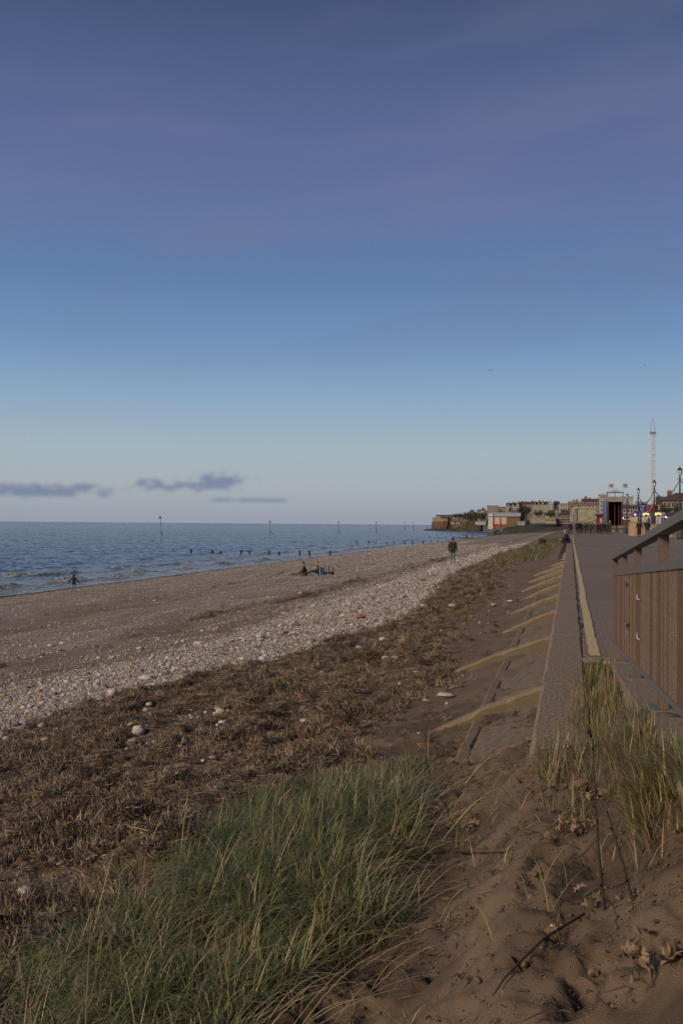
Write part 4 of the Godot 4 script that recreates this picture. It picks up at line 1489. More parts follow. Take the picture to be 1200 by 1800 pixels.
# ---------------------------------------------------------------- people
# A figure is one skin meshed round a skeleton. bones: [from, to, radius from, radius to, colour key]
func skin(bones: Array, tones: Dictionary, cell: float, blend := 0.03, print_of := "") -> ArrayMesh:
	var lo := Vector3.ONE * 1e9
	var hi := -lo
	for b in bones:
		var r := maxf(b[2], b[3]) + cell * 3.0
		for e in [b[0], b[1]]:
			lo = lo.min(e - Vector3.ONE * r)
			hi = hi.max(e + Vector3.ONE * r)
	var nx := int((hi.x - lo.x) / cell) + 2
	var ny := int((hi.y - lo.y) / cell) + 2
	var nz := int((hi.z - lo.z) / cell) + 2
	var f := PackedFloat32Array()
	f.resize(nx * ny * nz)
	f.fill(1.0)
	var best := PackedFloat32Array()
	best.resize(nx * ny * nz)
	best.fill(1.0)
	var who := PackedInt32Array()
	who.resize(nx * ny * nz)
	for bi in bones.size():
		var a: Vector3 = bones[bi][0]
		var b: Vector3 = bones[bi][1]
		var ra: float = bones[bi][2]
		var rb: float = bones[bi][3]
		var ab := b - a
		var len2 := maxf(ab.length_squared(), 1e-9)
		var m := maxf(ra, rb) + blend + cell * 2.0
		var l := ((a.min(b) - lo - Vector3.ONE * m) / cell).floor()
		var h := ((a.max(b) - lo + Vector3.ONE * m) / cell).ceil()
		for k in range(maxi(int(l.z), 0), mini(int(h.z), nz - 1) + 1):
			for j in range(maxi(int(l.y), 0), mini(int(h.y), ny - 1) + 1):
				var row := (k * ny + j) * nx
				for i in range(maxi(int(l.x), 0), mini(int(h.x), nx - 1) + 1):
					var p := lo + Vector3(i, j, k) * cell - a
					var t := clampf(p.dot(ab) / len2, 0.0, 1.0)
					var d := (p - ab * t).length() - lerpf(ra, rb, t)
					var id := row + i
					if d < best[id]:
						best[id] = d
						who[id] = bi
					var g := maxf(blend - absf(f[id] - d), 0.0) / blend
					f[id] = minf(f[id], d) - g * g * blend * 0.25
	var v := PackedVector3Array()
	var n := PackedVector3Array()
	var c := PackedColorArray()
	var t := PackedInt32Array()
	var index := PackedInt32Array()
	index.resize(nx * ny * nz)
	index.fill(-1)
	var sx := 1
	var sy := nx
	var sz := nx * ny
	for k in nz - 1:
		for j in ny - 1:
			for i in nx - 1:
				var id := k * sz + j * sy + i
				var s0 := f[id] < 0.0
				var mixed := false
				for q in [1, sy, sy + 1, sz, sz + 1, sz + sy, sz + sy + 1]:
					if (f[id + q] < 0.0) != s0:
						mixed = true
						break
				if not mixed:
					continue
				var sum := Vector3.ZERO
				var cnt := 0
				for e in [[0, 0, 0, 1, 0, 0], [0, 1, 0, 1, 1, 0], [0, 0, 1, 1, 0, 1], [0, 1, 1, 1, 1, 1], [0, 0, 0, 0, 1, 0], [1, 0, 0, 1, 1, 0], [0, 0, 1, 0, 1, 1], [1, 0, 1, 1, 1, 1], [0, 0, 0, 0, 0, 1], [1, 0, 0, 1, 0, 1], [0, 1, 0, 0, 1, 1], [1, 1, 0, 1, 1, 1]]:
					var fa := f[id + e[0] + e[1] * sy + e[2] * sz]
					var fb := f[id + e[3] + e[4] * sy + e[5] * sz]
					if (fa < 0.0) != (fb < 0.0):
						sum += Vector3(e[0], e[1], e[2]).lerp(Vector3(e[3], e[4], e[5]), fa / (fa - fb))
						cnt += 1
				var p := lo + (Vector3(i, j, k) + sum / cnt) * cell
				index[id] = v.size()
				v.append(p)
				n.append(Vector3(f[id + 1] - f[id] + f[id + 1 + sy + sz] - f[id + sy + sz], f[id + sy] - f[id] + f[id + 1 + sy + sz] - f[id + 1 + sz], f[id + sz] - f[id] + f[id + 1 + sy + sz] - f[id + 1 + sy]).normalized())
				var key: String = bones[who[id]][4]
				var col: Color = tones[key]
				if print_of == key:
					# woven check: tan lines on black, bright where they cross
					var u := absf(fposmod(p.x * 9.0 + p.z * 4.0, 1.0) - 0.5)
					var w := absf(fposmod(p.y * 9.0, 1.0) - 0.5)
					var s := (1.0 if u < 0.17 else 0.0) + (1.0 if w < 0.17 else 0.0)
					col = col.lerp(Color(0.09, 0.075, 0.05), s * 0.25)
				c.append(col)
	for k in range(1, nz - 1):
		for j in range(1, ny - 1):
			for i in range(1, nx - 1):
				var id := k * sz + j * sy + i
				var s0 := f[id] < 0.0
				for ax in 3:
					var st: int = [sx, sy, sz][ax]
					if (f[id + st] < 0.0) == s0:
						continue
					var u: int = [sy, sz, sx][ax]
					var w: int = [sz, sx, sy][ax]
					var q := [index[id - u - w], index[id - w], index[id], index[id - u]]
					if q.min() < 0:
						continue
					if s0:
						t.append_array([q[0], q[2], q[1], q[0], q[3], q[2]])
					else:
						t.append_array([q[0], q[1], q[2], q[0], q[2], q[3]])
	var arr := []
	arr.resize(Mesh.ARRAY_MAX)
	arr[Mesh.ARRAY_VERTEX] = v
	arr[Mesh.ARRAY_NORMAL] = n
	arr[Mesh.ARRAY_COLOR] = c
	arr[Mesh.ARRAY_INDEX] = t
	var mesh := ArrayMesh.new()
	mesh.add_surface_from_arrays(Mesh.PRIMITIVE_TRIANGLES, arr)
	return mesh

# head and neck on a given point, facing dir; fine: nose, ears, brow
func head_bones(neck: Vector3, face: Vector3, s: float, hat: String, fine: bool) -> Array:
	var r := face.cross(Vector3.UP).normalized()
	var up := Vector3.UP
	var c := neck + up * 0.165 * s + face * 0.02 * s
	var b := [[neck - up * 0.03 * s, neck + up * 0.07 * s, 0.058 * s, 0.052 * s, "skin"], [c + face * 0.035 * s - up * 0.055 * s, c - face * 0.02 * s + up * 0.02 * s, 0.062 * s, 0.088 * s, "skin"], [c - face * 0.03 * s + up * 0.045 * s, c + face * 0.03 * s + up * 0.055 * s, 0.086 * s, 0.078 * s, hat], [c - face * 0.05 * s, c - face * 0.045 * s - up * 0.05 * s, 0.07 * s, 0.055 * s, "hair"]]
	if fine:
		b.append([c + face * 0.095 * s + up * 0.0 * s, c + face * 0.112 * s - up * 0.022 * s, 0.01 * s, 0.014 * s, "skin"])
		for q in [-1.0, 1.0]:
			b.append([c + r * 0.086 * s * q - up * 0.02 * s, c + r * 0.088 * s * q + up * 0.02 * s, 0.012 * s, 0.016 * s, "skin"])
			b.append([c + r * 0.03 * s * q + face * 0.086 * s + up * 0.012 * s, c + r * 0.034 * s * q + face * 0.086 * s + up * 0.012 * s, 0.008 * s, 0.008 * s, "hair"])
		b.append([c + face * 0.09 * s - up * 0.055 * s - r * 0.02 * s, c + face * 0.09 * s - up * 0.055 * s + r * 0.02 * s, 0.007 * s, 0.007 * s, "lips"])
	return b

func hand_bones(wrist: Vector3, dir: Vector3, palm: Vector3, s: float, fine: bool) -> Array:
	var d := dir.normalized()
	var side := d.cross(palm).normalized()
	var b := [[wrist, wrist + d * 0.075 * s, 0.026 * s, 0.033 * s, "skin"]]
	if not fine:
		b.append([wrist + d * 0.07 * s, wrist + (d * 0.15 + palm * 0.02) * s, 0.03 * s, 0.016 * s, "skin"])
		return b
	for q in 4:
		var o := wrist + d * 0.085 * s + side * (q - 1.5) * 0.021 * s
		var l: float = [0.062, 0.075, 0.07, 0.055][q] * s
		var k := o + (d * 0.85 + palm * 0.25) * l * 0.55
		b.append([o, k, 0.0095 * s, 0.009 * s, "skin"])
		b.append([k, k + (d * 0.6 + palm * 0.75).normalized() * l * 0.5, 0.009 * s, 0.0075 * s, "skin"])
	var th := wrist + d * 0.025 * s - side * 0.03 * s
	b.append([th, th + (d * 0.6 - side * 0.6 + palm * 0.3) * 0.05 * s, 0.012 * s, 0.010 * s, "skin"])
	b.append([th + (d * 0.6 - side * 0.6 + palm * 0.3) * 0.05 * s, th + (d * 1.2 - side * 0.7 + palm * 0.7) * 0.05 * s, 0.010 * s, 0.008 * s, "skin"])
	return b

# standing or walking; faces +z in its own frame. o: stride, arm_out, arm_swing, coat (how far below the hip), hat, lean, stoop
func standing(h: float, o: Dictionary) -> Array:
	var s := h / 1.75
	var fine: bool = o.get("fine", false)
	var stride: float = o.get("stride", 0.1)
	var spread: float = o.get("spread", 0.11)
	var lean: float = o.get("lean", 0.0)
	var hip := Vector3(0, 0.91 * s, 0)
	var chest := Vector3(0, 1.27 * s, lean)
	var neck := Vector3(0, 1.455 * s, lean * 1.5)
	var b := []
	for q in [-1.0, 1.0]:
		var f := Vector3(q * spread * s, 0.085 * s, q * stride * s)
		var hp := hip + Vector3(q * 0.092 * s, -0.02 * s, 0)
		var kn := hp.lerp(f, 0.5) + Vector3(0, 0.0, 0.035 * s)
		b.append([hp, kn, 0.092 * s, 0.062 * s, "legs"])
		b.append([kn, f, 0.062 * s, 0.045 * s, "legs"])
		b.append([f - Vector3(0, 0.045 * s, 0.04 * s), f + Vector3(q * 0.02, -0.05, 0.13) * s, 0.042 * s, 0.034 * s, "shoes"])
		var sh := chest + Vector3(q * 0.185 * s, 0.12 * s, 0)
		var out: float = o.get("arm_out", 0.1)
		var swing: float = o.get("arm_swing", 0.0) * -q
		var el := sh + Vector3(q * (0.04 + out * 0.55), -0.27, swing * 0.5 - 0.02) * s
		var wr := el + Vector3(q * out * 0.45, -0.23, swing + 0.06) * s
		if o.get("pockets", false):
			el = sh + Vector3(q * 0.09, -0.27, -0.06) * s
			wr = Vector3(q * 0.17 * s, 0.97 * s, 0.08 * s + lean)
		b.append([chest + Vector3(q * 0.07 * s, 0.12 * s, 0), sh, 0.085 * s, 0.075 * s, "coat"])
		b.append([sh, el, 0.072 * s, 0.056 * s, "coat"])
		b.append([el, wr, 0.056 * s, 0.043 * s, "coat"])
		if not o.get("pockets", false):
			b.append_array(hand_bones(wr, wr - el, Vector3(-q, 0, 0.2).normalized(), s, fine))
		# skirts of the coat
		var drop: float = o.get("coat", 0.1)
		b.append([hip + Vector3(q * 0.06 * s, 0.05 * s, 0), hip + Vector3(q * 0.085 * s, -drop * s, q * stride * 0.3 * s), 0.125 * s, 0.118 * s, "coat"])
		b.append([hip + Vector3(q * 0.06 * s, 0.04 * s, 0), chest + Vector3(q * 0.075 * s, 0.02 * s, 0), 0.115 * s, 0.125 * s, "coat"])
	b.append([chest, neck - Vector3(0, 0.03 * s, 0), 0.12 * s, 0.07 * s, "coat"])
	var face: Vector3 = o.get("face", Vector3(0, 0, 1))
	b.append_array(head_bones(neck + Vector3(0, 0.02 * s, 0), face.normalized(), s * o.get("head", 1.0), o.get("hat", "hair"), fine))
	if o.has("hood"):
		b.append([neck + Vector3(0, 0.12 * s, -0.03 * s), neck + Vector3(0, 0.24 * s, -0.02 * s), 0.115 * s, 0.1 * s, "coat"])
	return b

# seated on the ground or on an edge; faces +z, seat at y = 0
func seated(h: float, o: Dictionary) -> Array:
	var s := h / 1.75
	var fine: bool = o.get("fine", false)
	var hip := Vector3(0, 0.11 * s, 0)
	var bend: float = o.get("bend", 0.12)
	var chest := Vector3(0, 0.44 * s, bend * s)
	var neck := Vector3(0, 0.62 * s, (bend + 0.05) * s)
	var b := []
	for q in [-1.0, 1.0]:
		var hp := hip + Vector3(q * 0.09 * s, -0.005, 0)
		var kn: Vector3
		var f: Vector3
		if o.get("edge", false):
			kn = hp + Vector3(q * 0.05, 0.06, 0.42) * s
			f = kn + Vector3(q * 0.02, -0.40, 0.06) * s
		else:
			kn = hp + Vector3(q * 0.07, o.get("knees", 0.16), 0.40) * s
			f = Vector3(kn.x + q * 0.02, 0.07 * s, kn.z + sqrt(maxf(0.42 * 0.42 - pow(kn.y / s - 0.07, 2.0), 0.01)) * s)
		b.append([hp, kn, 0.095 * s, 0.066 * s, "legs"])
		b.append([kn, f, 0.064 * s, 0.046 * s, "legs"])
		b.append([f + Vector3(0, -0.03, 0.0) * s, f + Vector3(q * 0.03, 0.06 if not o.get("edge", false) else -0.03, 0.12) * s, 0.042 * s, 0.034 * s, "shoes"])
		var sh := chest + Vector3(q * 0.18 * s, 0.10 * s, 0)
		var el := sh + Vector3(q * 0.07, -0.24, 0.08) * s
		var wr := el + Vector3(-q * 0.1, -0.04, 0.2) * s
		b.append([chest + Vector3(q * 0.07 * s, 0.1 * s, 0), sh, 0.09 * s, 0.08 * s, "coat"])
		b.append([sh, el, 0.078 * s, 0.06 * s, "coat"])
		b.append([el, wr, 0.06 * s, 0.045 * s, "coat"])
		b.append_array(hand_bones(wr, wr - el, Vector3(0, -1, 0), s, fine))
		b.append([hip + Vector3(q * 0.07, 0.03, 0) * s, chest + Vector3(q * 0.08, 0, 0) * s, 0.14 * s, 0.13 * s, "coat"])
	b.append([chest, neck - Vector3(0, 0.03 * s, 0), 0.12 * s, 0.07 * s, "coat"])
	b.append_array(head_bones(neck + Vector3(0, 0.01, 0), o.get("face", Vector3(0, -0.1, 1)).normalized(), s, o.get("hat", "hair"), fine))
	return b

func tones(coat: Color, legs: Color, hair := Color(0.05, 0.035, 0.025), shoes := Color(0.03, 0.03, 0.03)) -> Dictionary:
	coat = Color(coat.r * 0.55, coat.g * 0.55, coat.b * 0.6)
	return {"coat": coat, "legs": legs, "hair": hair, "hat": hair, "shoes": shoes, "skin": Color(0.38, 0.24, 0.18), "lips": Color(0.28, 0.13, 0.11)}

func person(label: String, mesh: Mesh, where: Vector3, turn: float, group := "") -> void:
	var o := single("person", mesh, M.cloth, label, "person", where, group)
	o.rotation.y = turn

func make_people() -> void:
	var black := Color(0.022, 0.023, 0.028)
	var navy := Color(0.025, 0.03, 0.05)
	var jeans := Color(0.13, 0.17, 0.24)
	# the walker on the shingle, seen from behind
	var t := tones(Color(0.014, 0.014, 0.016), jeans * 0.75, Color(0.045, 0.04, 0.04), Color(0.2, 0.17, 0.14))
	var p := on_beach(795, 991)
	person("walker in black and tan checked jacket and jeans alone on the shingle", skin(standing(1.78, {"fine": true, "stride": 0.05, "arm_out": 0.05, "coat": 0.06, "hat": "hat"}), t, 0.014, 0.03, "coat"), p, PI - 0.05)
	# child by the water
	t = tones(Color(0.02, 0.02, 0.028), Color(0.20, 0.20, 0.25), Color(0.02, 0.025, 0.02))
	p = on_beach(130, 1041)
	person("child in dark coat and pale trousers at the water's edge", skin(standing(1.2, {"fine": true, "stride": 0.04, "spread": 0.23, "arm_out": 0.38, "coat": 0.06, "hood": true, "head": 1.15, "face": Vector3(0, 0, 1)}), t, 0.014), p, PI)
	# the couple on the stones
	t = tones(Color(0.065, 0.045, 0.03), Color(0.1, 0.08, 0.06), Color(0.03, 0.02, 0.02))
	p = on_beach(537, 1012)
	person("person in brown coat sitting on the shingle with legs stretched out", skin(seated(1.85, {"fine": true, "knees": 0.05, "hat": "hat", "bend": 0.1}), t, 0.014), p, -PI * 0.44)
	t = tones(Color(0.085, 0.075, 0.075), Color(0.025, 0.03, 0.05), Color(0.12, 0.10, 0.09))
	p = on_beach(560, 1009.5)
	person("person in grey coat leaning back on the shingle behind the brown coat", skin(seated(1.75, {"fine": true, "knees": 0.12, "bend": 0.02}), t, 0.014), p, -PI * 0.4)
	# sitter on the wall
	t = tones(navy * 0.8, black, Color(0.16, 0.15, 0.14))
	var e := down(984, 955, 0.0)
	person("person in navy coat sitting on the edge of the sea wall", skin(seated(1.72, {"fine": true, "edge": true, "bend": 0.16}), t, 0.016), Vector3(-0.12, 0.02, e.z), -PI * 0.5 + 0.25)
	# figures down by the groynes
	for q in [[819, 948.5, 380, black, "lone dark figure at the water's edge beyond the checked walker"], [857.5, 942.5, 470, black, "left figure of two standing by the far groyne"], [862, 942.5, 470, black, "right figure of two standing by the far groyne"], [877, 943, 470, navy, "figure standing apart right of the far groyne pair"], [939, 931.5, 560, navy, "far walker on the upper beach under the low kiosk"], [947, 931, 560, black, "second far walker right of the one under the kiosk"]]:
		var w := at(q[0], q[1], -q[2])
		var ground := land(w.x, w.z)
		var pos := Vector3(w.x, maxf(ground, SEA_LEVEL - 0.1), w.z)
		person(q[4], skin(standing(1.75, {"pockets": true, "coat": 0.2}), tones(q[3], black), 0.045), pos, 1.0 + q[0])
	# stooping figure with a dog lead on the far turf
	var w2 := on_beach(965, 936)
	person("person in tan jacket bending on the far turf by the wall", skin(standing(1.5, {"lean": 0.2, "arm_out": 0.05, "arm_swing": 0.2}), tones(Color(0.2, 0.15, 0.11), black), 0.03), w2, 0.6)
	# the crowd on the promenade: photo x, distance, height, coat, legs, pose, label
	var crowd := [
		[1003.2, 139, 1.72, black, black, 0, "person in black at the sea wall side of the promenade crowd"],
		[1009, 137, 1.74, Color(0.16, 0.16, 0.21), Color(0.15, 0.15, 0.2), 1, "person in pale grey-blue tracksuit in the promenade crowd"],
		[1014.5, 136, 1.8, black, navy, 2, "tall person in black beside the grey-blue tracksuit"],
		[1019, 146, 1.78, navy, black, 0, "person in navy in the second row behind the tall one in black"],
		[1025.5, 150, 1.7, Color(0.07, 0.06, 0.055), black, 1, "person in charcoal jacket left of the olive parka"],
		[1030, 148, 1.66, black, black, 2, "short person in black beside the olive parka"],
		[1036, 143, 1.72, Color(0.07, 0.07, 0.045), Color(0.05, 0.04, 0.035), 0, "person in olive parka in the middle of the crowd"],
		[1040, 153, 1.74, Color(0.09, 0.09, 0.08), black, 1, "person in dull green coat behind the olive parka"],
		[1044.6, 156, 1.7, Color(0.13, 0.13, 0.12), black, 2, "person in pale grey hat between olive parka and red coat"],
		[1049.5, 147, 1.68, Color(0.12, 0.02, 0.025), black, 0, "person in dark red coat before the red kiosk"],
		[1054.8, 147, 1.7, Color(0.03, 0.02, 0.025), black, 1, "person in black right of the dark red coat"],
		[1061.5, 146, 1.8, navy, black, 2, "broad person in navy before the arcade pillars"],
		[1071.5, 138, 1.86, Color(0.04, 0.055, 0.05), Color(0.06, 0.05, 0.045), 0, "person with white cap walking apart by the benches"],
		[1122.5, 108, 1.78, Color(0.035, 0.012, 0.016), black, 3, "person in long dark red coat by the tan wall"],
		[1137, 110, 1.88, Color(0.018, 0.022, 0.035), navy, 1, "person in navy jacket beside the long dark red coat"],
		[1006, 160, 1.7, Color(0.03, 0.03, 0.035), black, 1, "person in black hood behind the tracksuit, farthest row"],
		[1017, 165, 1.68, Color(0.05, 0.04, 0.04), black, 0, "person in brown-black coat in the farthest row beside navy"],
		[1022, 158, 1.72, black, black, 2, "person in black striding behind the charcoal jacket"],
		[1033, 163, 1.75, Color(0.05, 0.055, 0.06), black, 0, "person in slate coat behind the olive parka's left shoulder"],
		[1047, 165, 1.7, black, navy, 1, "person in black in the farthest row left of the red coat"],
		[1058, 160, 1.72, Color(0.03, 0.035, 0.03), black, 0, "person in dark green between the black and navy coats"],
		[1065, 158, 1.68, Color(0.04, 0.03, 0.04), black, 2, "person in plum coat right of the broad navy one"],
		[1000.5, 170, 1.7, black, black, 0, "small far person in black closest to the sea wall"],
		[1012, 172, 1.66, navy, black, 1, "far person in navy seen over the grey-blue tracksuit"],
		[1028, 170, 1.74, Color(0.03, 0.025, 0.02), black, 2, "far person in dark brown seen left of the olive parka"],
		[1052, 168, 1.7, black, black, 0, "far person in black against the red kiosk"],
		[1068.5, 164, 1.72, navy, black, 1, "far person in navy left of the white cap"],
	]
	for q in crowd:
		var w := at(q[0], 930, -q[1])
		var pose: Dictionary = [{"stride": 0.14, "arm_swing": 0.15, "coat": 0.12}, {"stride": 0.08, "pockets": true, "coat": 0.05}, {"stride": 0.18, "arm_swing": 0.2, "coat": 0.2}, {"stride": 0.06, "arm_swing": 0.05, "coat": 0.48, "spread": 0.09}][q[5]]
		var tn := tones(q[3], q[4])
		if q[0] == 1071.5 or q[0] == 1044.6:
			tn["hat"] = Color(0.45, 0.47, 0.5)
			pose["hat"] = "hat"
		person(q[6], skin(standing(q[2], pose), tn, 0.03), Vector3(w.x, 0.0, w.z), PI + rng.randf_range(-0.6, 0.6) if int(q[0]) % 3 else rng.randf_range(-0.5, 0.5), "people on the promenade")

# ---------------------------------------------------------------- the town
const SHORE := [[-430.0, -2.0], [-560.0, -38.0], [-700.0, -46.0], [-800.0, -56.0], [-880.0, -68.0], [-935.0, -88.0], [-985.0, -112.0], [-1030.0, -122.0], [-1500.0, -140.0], [-1600.0, -145.0]]
func town_y(x: float, z: float) -> float:
	# flat front by the sea, rising to the green and the hotels behind, down to the shore at the headland
	var shore := -2.0
	for q in SHORE.size() - 1:
		if z <= SHORE[q][0]:
			shore = lerpf(SHORE[q][1], SHORE[q + 1][1], clampf((z - SHORE[q][0]) / (SHORE[q + 1][0] - SHORE[q][0]), 0.0, 1.0))
	var inland := x - shore
	var rise := smoothstep(-540.0, -640.0, z)
	rise = maxf(rise, 0.75 * smoothstep(-260.0, -360.0, z) * smoothstep(18.0, 50.0, x))
	var y := 0.3 + rise * 8.2 * smoothstep(2.0, 46.0, inland) + 2.5 * smoothstep(-700.0, -1000.0, z) * smoothstep(2.0, 30.0, inland)
	return lerpf(-6.0, y, smoothstep(-3.0, 3.0, inland)) + noise_a.get_noise_2d(x * 0.08, z * 0.05) * 0.7 * smoothstep(4.0, 20.0, inland)

func make_hill() -> void:
	var sh := Shape.new()
	var nx := 90
	var nz := 90
	for j in nz + 1:
		for i in nx + 1:
			var x := lerpf(-175.0, 260.0, float(i) / nx)
			var z := lerpf(-240.0, -1500.0, float(j) / nz)
			var y := town_y(x, z)
			if z > -432.0 and x < 17.0:
				y = minf(y, -0.7)
			var g := noise_a.get_noise_2d(x * 0.2, z * 0.1)
			sh.col = Color(0.05, 0.065, 0.03).lerp(Color(0.10, 0.09, 0.055), smoothstep(-0.3, 0.4, g))
			sh.point(Vector3(x, y, z), Vector3(town_y(x - 2.0, z) - town_y(x + 2.0, z), 4.0, town_y(x, z - 4.0) * 0.5 - town_y(x, z + 4.0) * 0.5).normalized())
	for j in nz:
		for i in nx:
			var a := j * (nx + 1) + i
			var b := a + nx + 1
			sh.t.append_array([a, b + 1, a + 1, a, b, b + 1])
	setting("hill", sh.done(), M.hill)

func make_cliff() -> void:
	# pale chalk over red chalk over brown sandstone, weathered into bays
	var sh := Shape.new()
	var line := [Vector2(757, -1250), Vector2(766, -1060), Vector2(772, -1010), Vector2(782, -995), Vector2(792, -1000), Vector2(803, -985), Vector2(812, -960), Vector2(822, -935), Vector2(834, -905), Vector2(846, -880)]
	var pts := []
	for i in line.size() - 1:
		for q in 5:
			var l: Vector2 = line[i].lerp(line[i + 1], q / 5.0)
			var w := at(l.x, 915.0, l.y)
			w.x += noise_c.get_noise_1d(i * 5.0 + q) * 3.0
			w.z += noise_c.get_noise_1d(i * 7.0 + q + 90.0) * 5.0
			pts.append(w)
	var rows := 12
	var top0 := at(775, 907, -1000.0).y
	for k in pts.size() - 1:
		for r in rows:
			var q := []
			for e in [[k, r], [k + 1, r], [k + 1, r + 1], [k, r + 1]]:
				var p: Vector3 = pts[e[0]]
				var t := float(e[1]) / rows
				var y := lerpf(-5.0, top0 + noise_c.get_noise_1d(e[0] * 3.0) * 0.6 - 3.0 * smoothstep(22.0, 42.0, float(e[0])), t)
				var back := t * 3.0 + noise_c.get_noise_2d(e[0] * 5.0, e[1] * 5.0) * 1.6
				if e[1] == 0:
					back -= 5.0
				q.append(Vector3(p.x + back * 0.5, y, p.z - back))
			var u := (r + 0.5) / rows + noise_c.get_noise_2d(k * 2.0, r * 3.0) * 0.03
			var c := Color(0.22, 0.135, 0.085)
			if u > 0.66:
				c = Color(0.48, 0.40, 0.28)
			elif u > 0.56:
				c = Color(0.30, 0.165, 0.105)
			elif u < 0.2:
				c = Color(0.12, 0.095, 0.075)
			if k > 27:
				c = c.lerp(Color(0.09, 0.085, 0.045), clampf((k - 27) / 8.0, 0.0, 0.9))
			var f := 1.0 + noise_c.get_noise_2d(k * 9.0, r * 9.0) * 0.4
			sh.col = Color(c.r * f, c.g * f, c.b * f)
			sh.quad(q[0], q[1], q[2], q[3])
	setting("cliff", sh.done(), M.cliff)
	# rocks tumbled on the shelf below
	rng.seed = 61
	var rk := Shape.new()
	for k in 170:
		var x := rng.randf_range(751, 850)
		var w := at(x, 922.5, -rng.randf_range(930.0, 1000.0))
		var r := rng.randf_range(0.8, 3.0)
		lump(rk, Vector3(w.x, SEA_LEVEL + rng.randf_range(-0.4, 0.5), w.z), Vector3(r * 2.0, r * 0.5, r), k, Color(0.10, 0.085, 0.07) * rng.randf_range(0.7, 1.4), 4, 6)
	var o := setting("boulder_shelf", rk.done(), M.cliff, "stuff")
	o.set_meta("label", "dark boulders strewn below the striped cliff")

func bush_line(called: String, label: String, spots: Array) -> void:
	var root := thing(called, label, "tree", Vector3(spots[0][0], spots[0][1], spots[0][2]))
	var s := Shape.new()
	s.tube([Vector3(0, -3.0, 0), Vector3(0.1, 1.0, 0), Vector3(-0.2, spots[0][3] * 0.9, 0.1)], [0.4, 0.3, 0.12], 6)
	for q in 4:
		s.tube([Vector3(0, 0.8, 0), Vector3(sin(q * 1.7), 1.2, cos(q * 1.7)) * spots[0][3] * 0.55], [0.16, 0.05], 5)
	part("trunk", s.done(), M.wood, root)
	s = Shape.new()
	var rg := RandomNumberGenerator.new()
	rg.seed = int(absf(spots[0][0]) * 10.0) + 5
	for sp in spots:
		var o := Vector3(sp[0] - spots[0][0], sp[1] - spots[0][1] + sp[3] * 0.62, sp[2] - spots[0][2])
		for cl in 26:
			var cd := Vector3(rg.randfn(), rg.randfn() * 0.8, rg.randfn()).normalized() * rg.randf_range(0.45, 1.0)
			var cc := o + cd * Vector3(sp[4], sp[3] * 0.42, sp[4] * 0.8)
			for lf in 46:
				var d := Vector3(rg.randfn(), rg.randfn(), rg.randfn()) * 0.16 * float(sp[4])
				var f := rg.randf_range(0.6, 1.3)
				s.col = Color(0.05 * f, 0.06 * f, 0.03 * f)
				var a := Vector3(rg.randfn(), rg.randfn(), rg.randfn()).normalized() * 0.09 * float(sp[4])
				var b := a.cross(Vector3(rg.randfn(), rg.randfn(), rg.randfn())).normalized() * 0.07 * float(sp[4])
				s.tri(cc + d - a, cc + d + b, cc + d + a)
	part("crown", s.done(), M.crown, root)

var window_mesh := {}
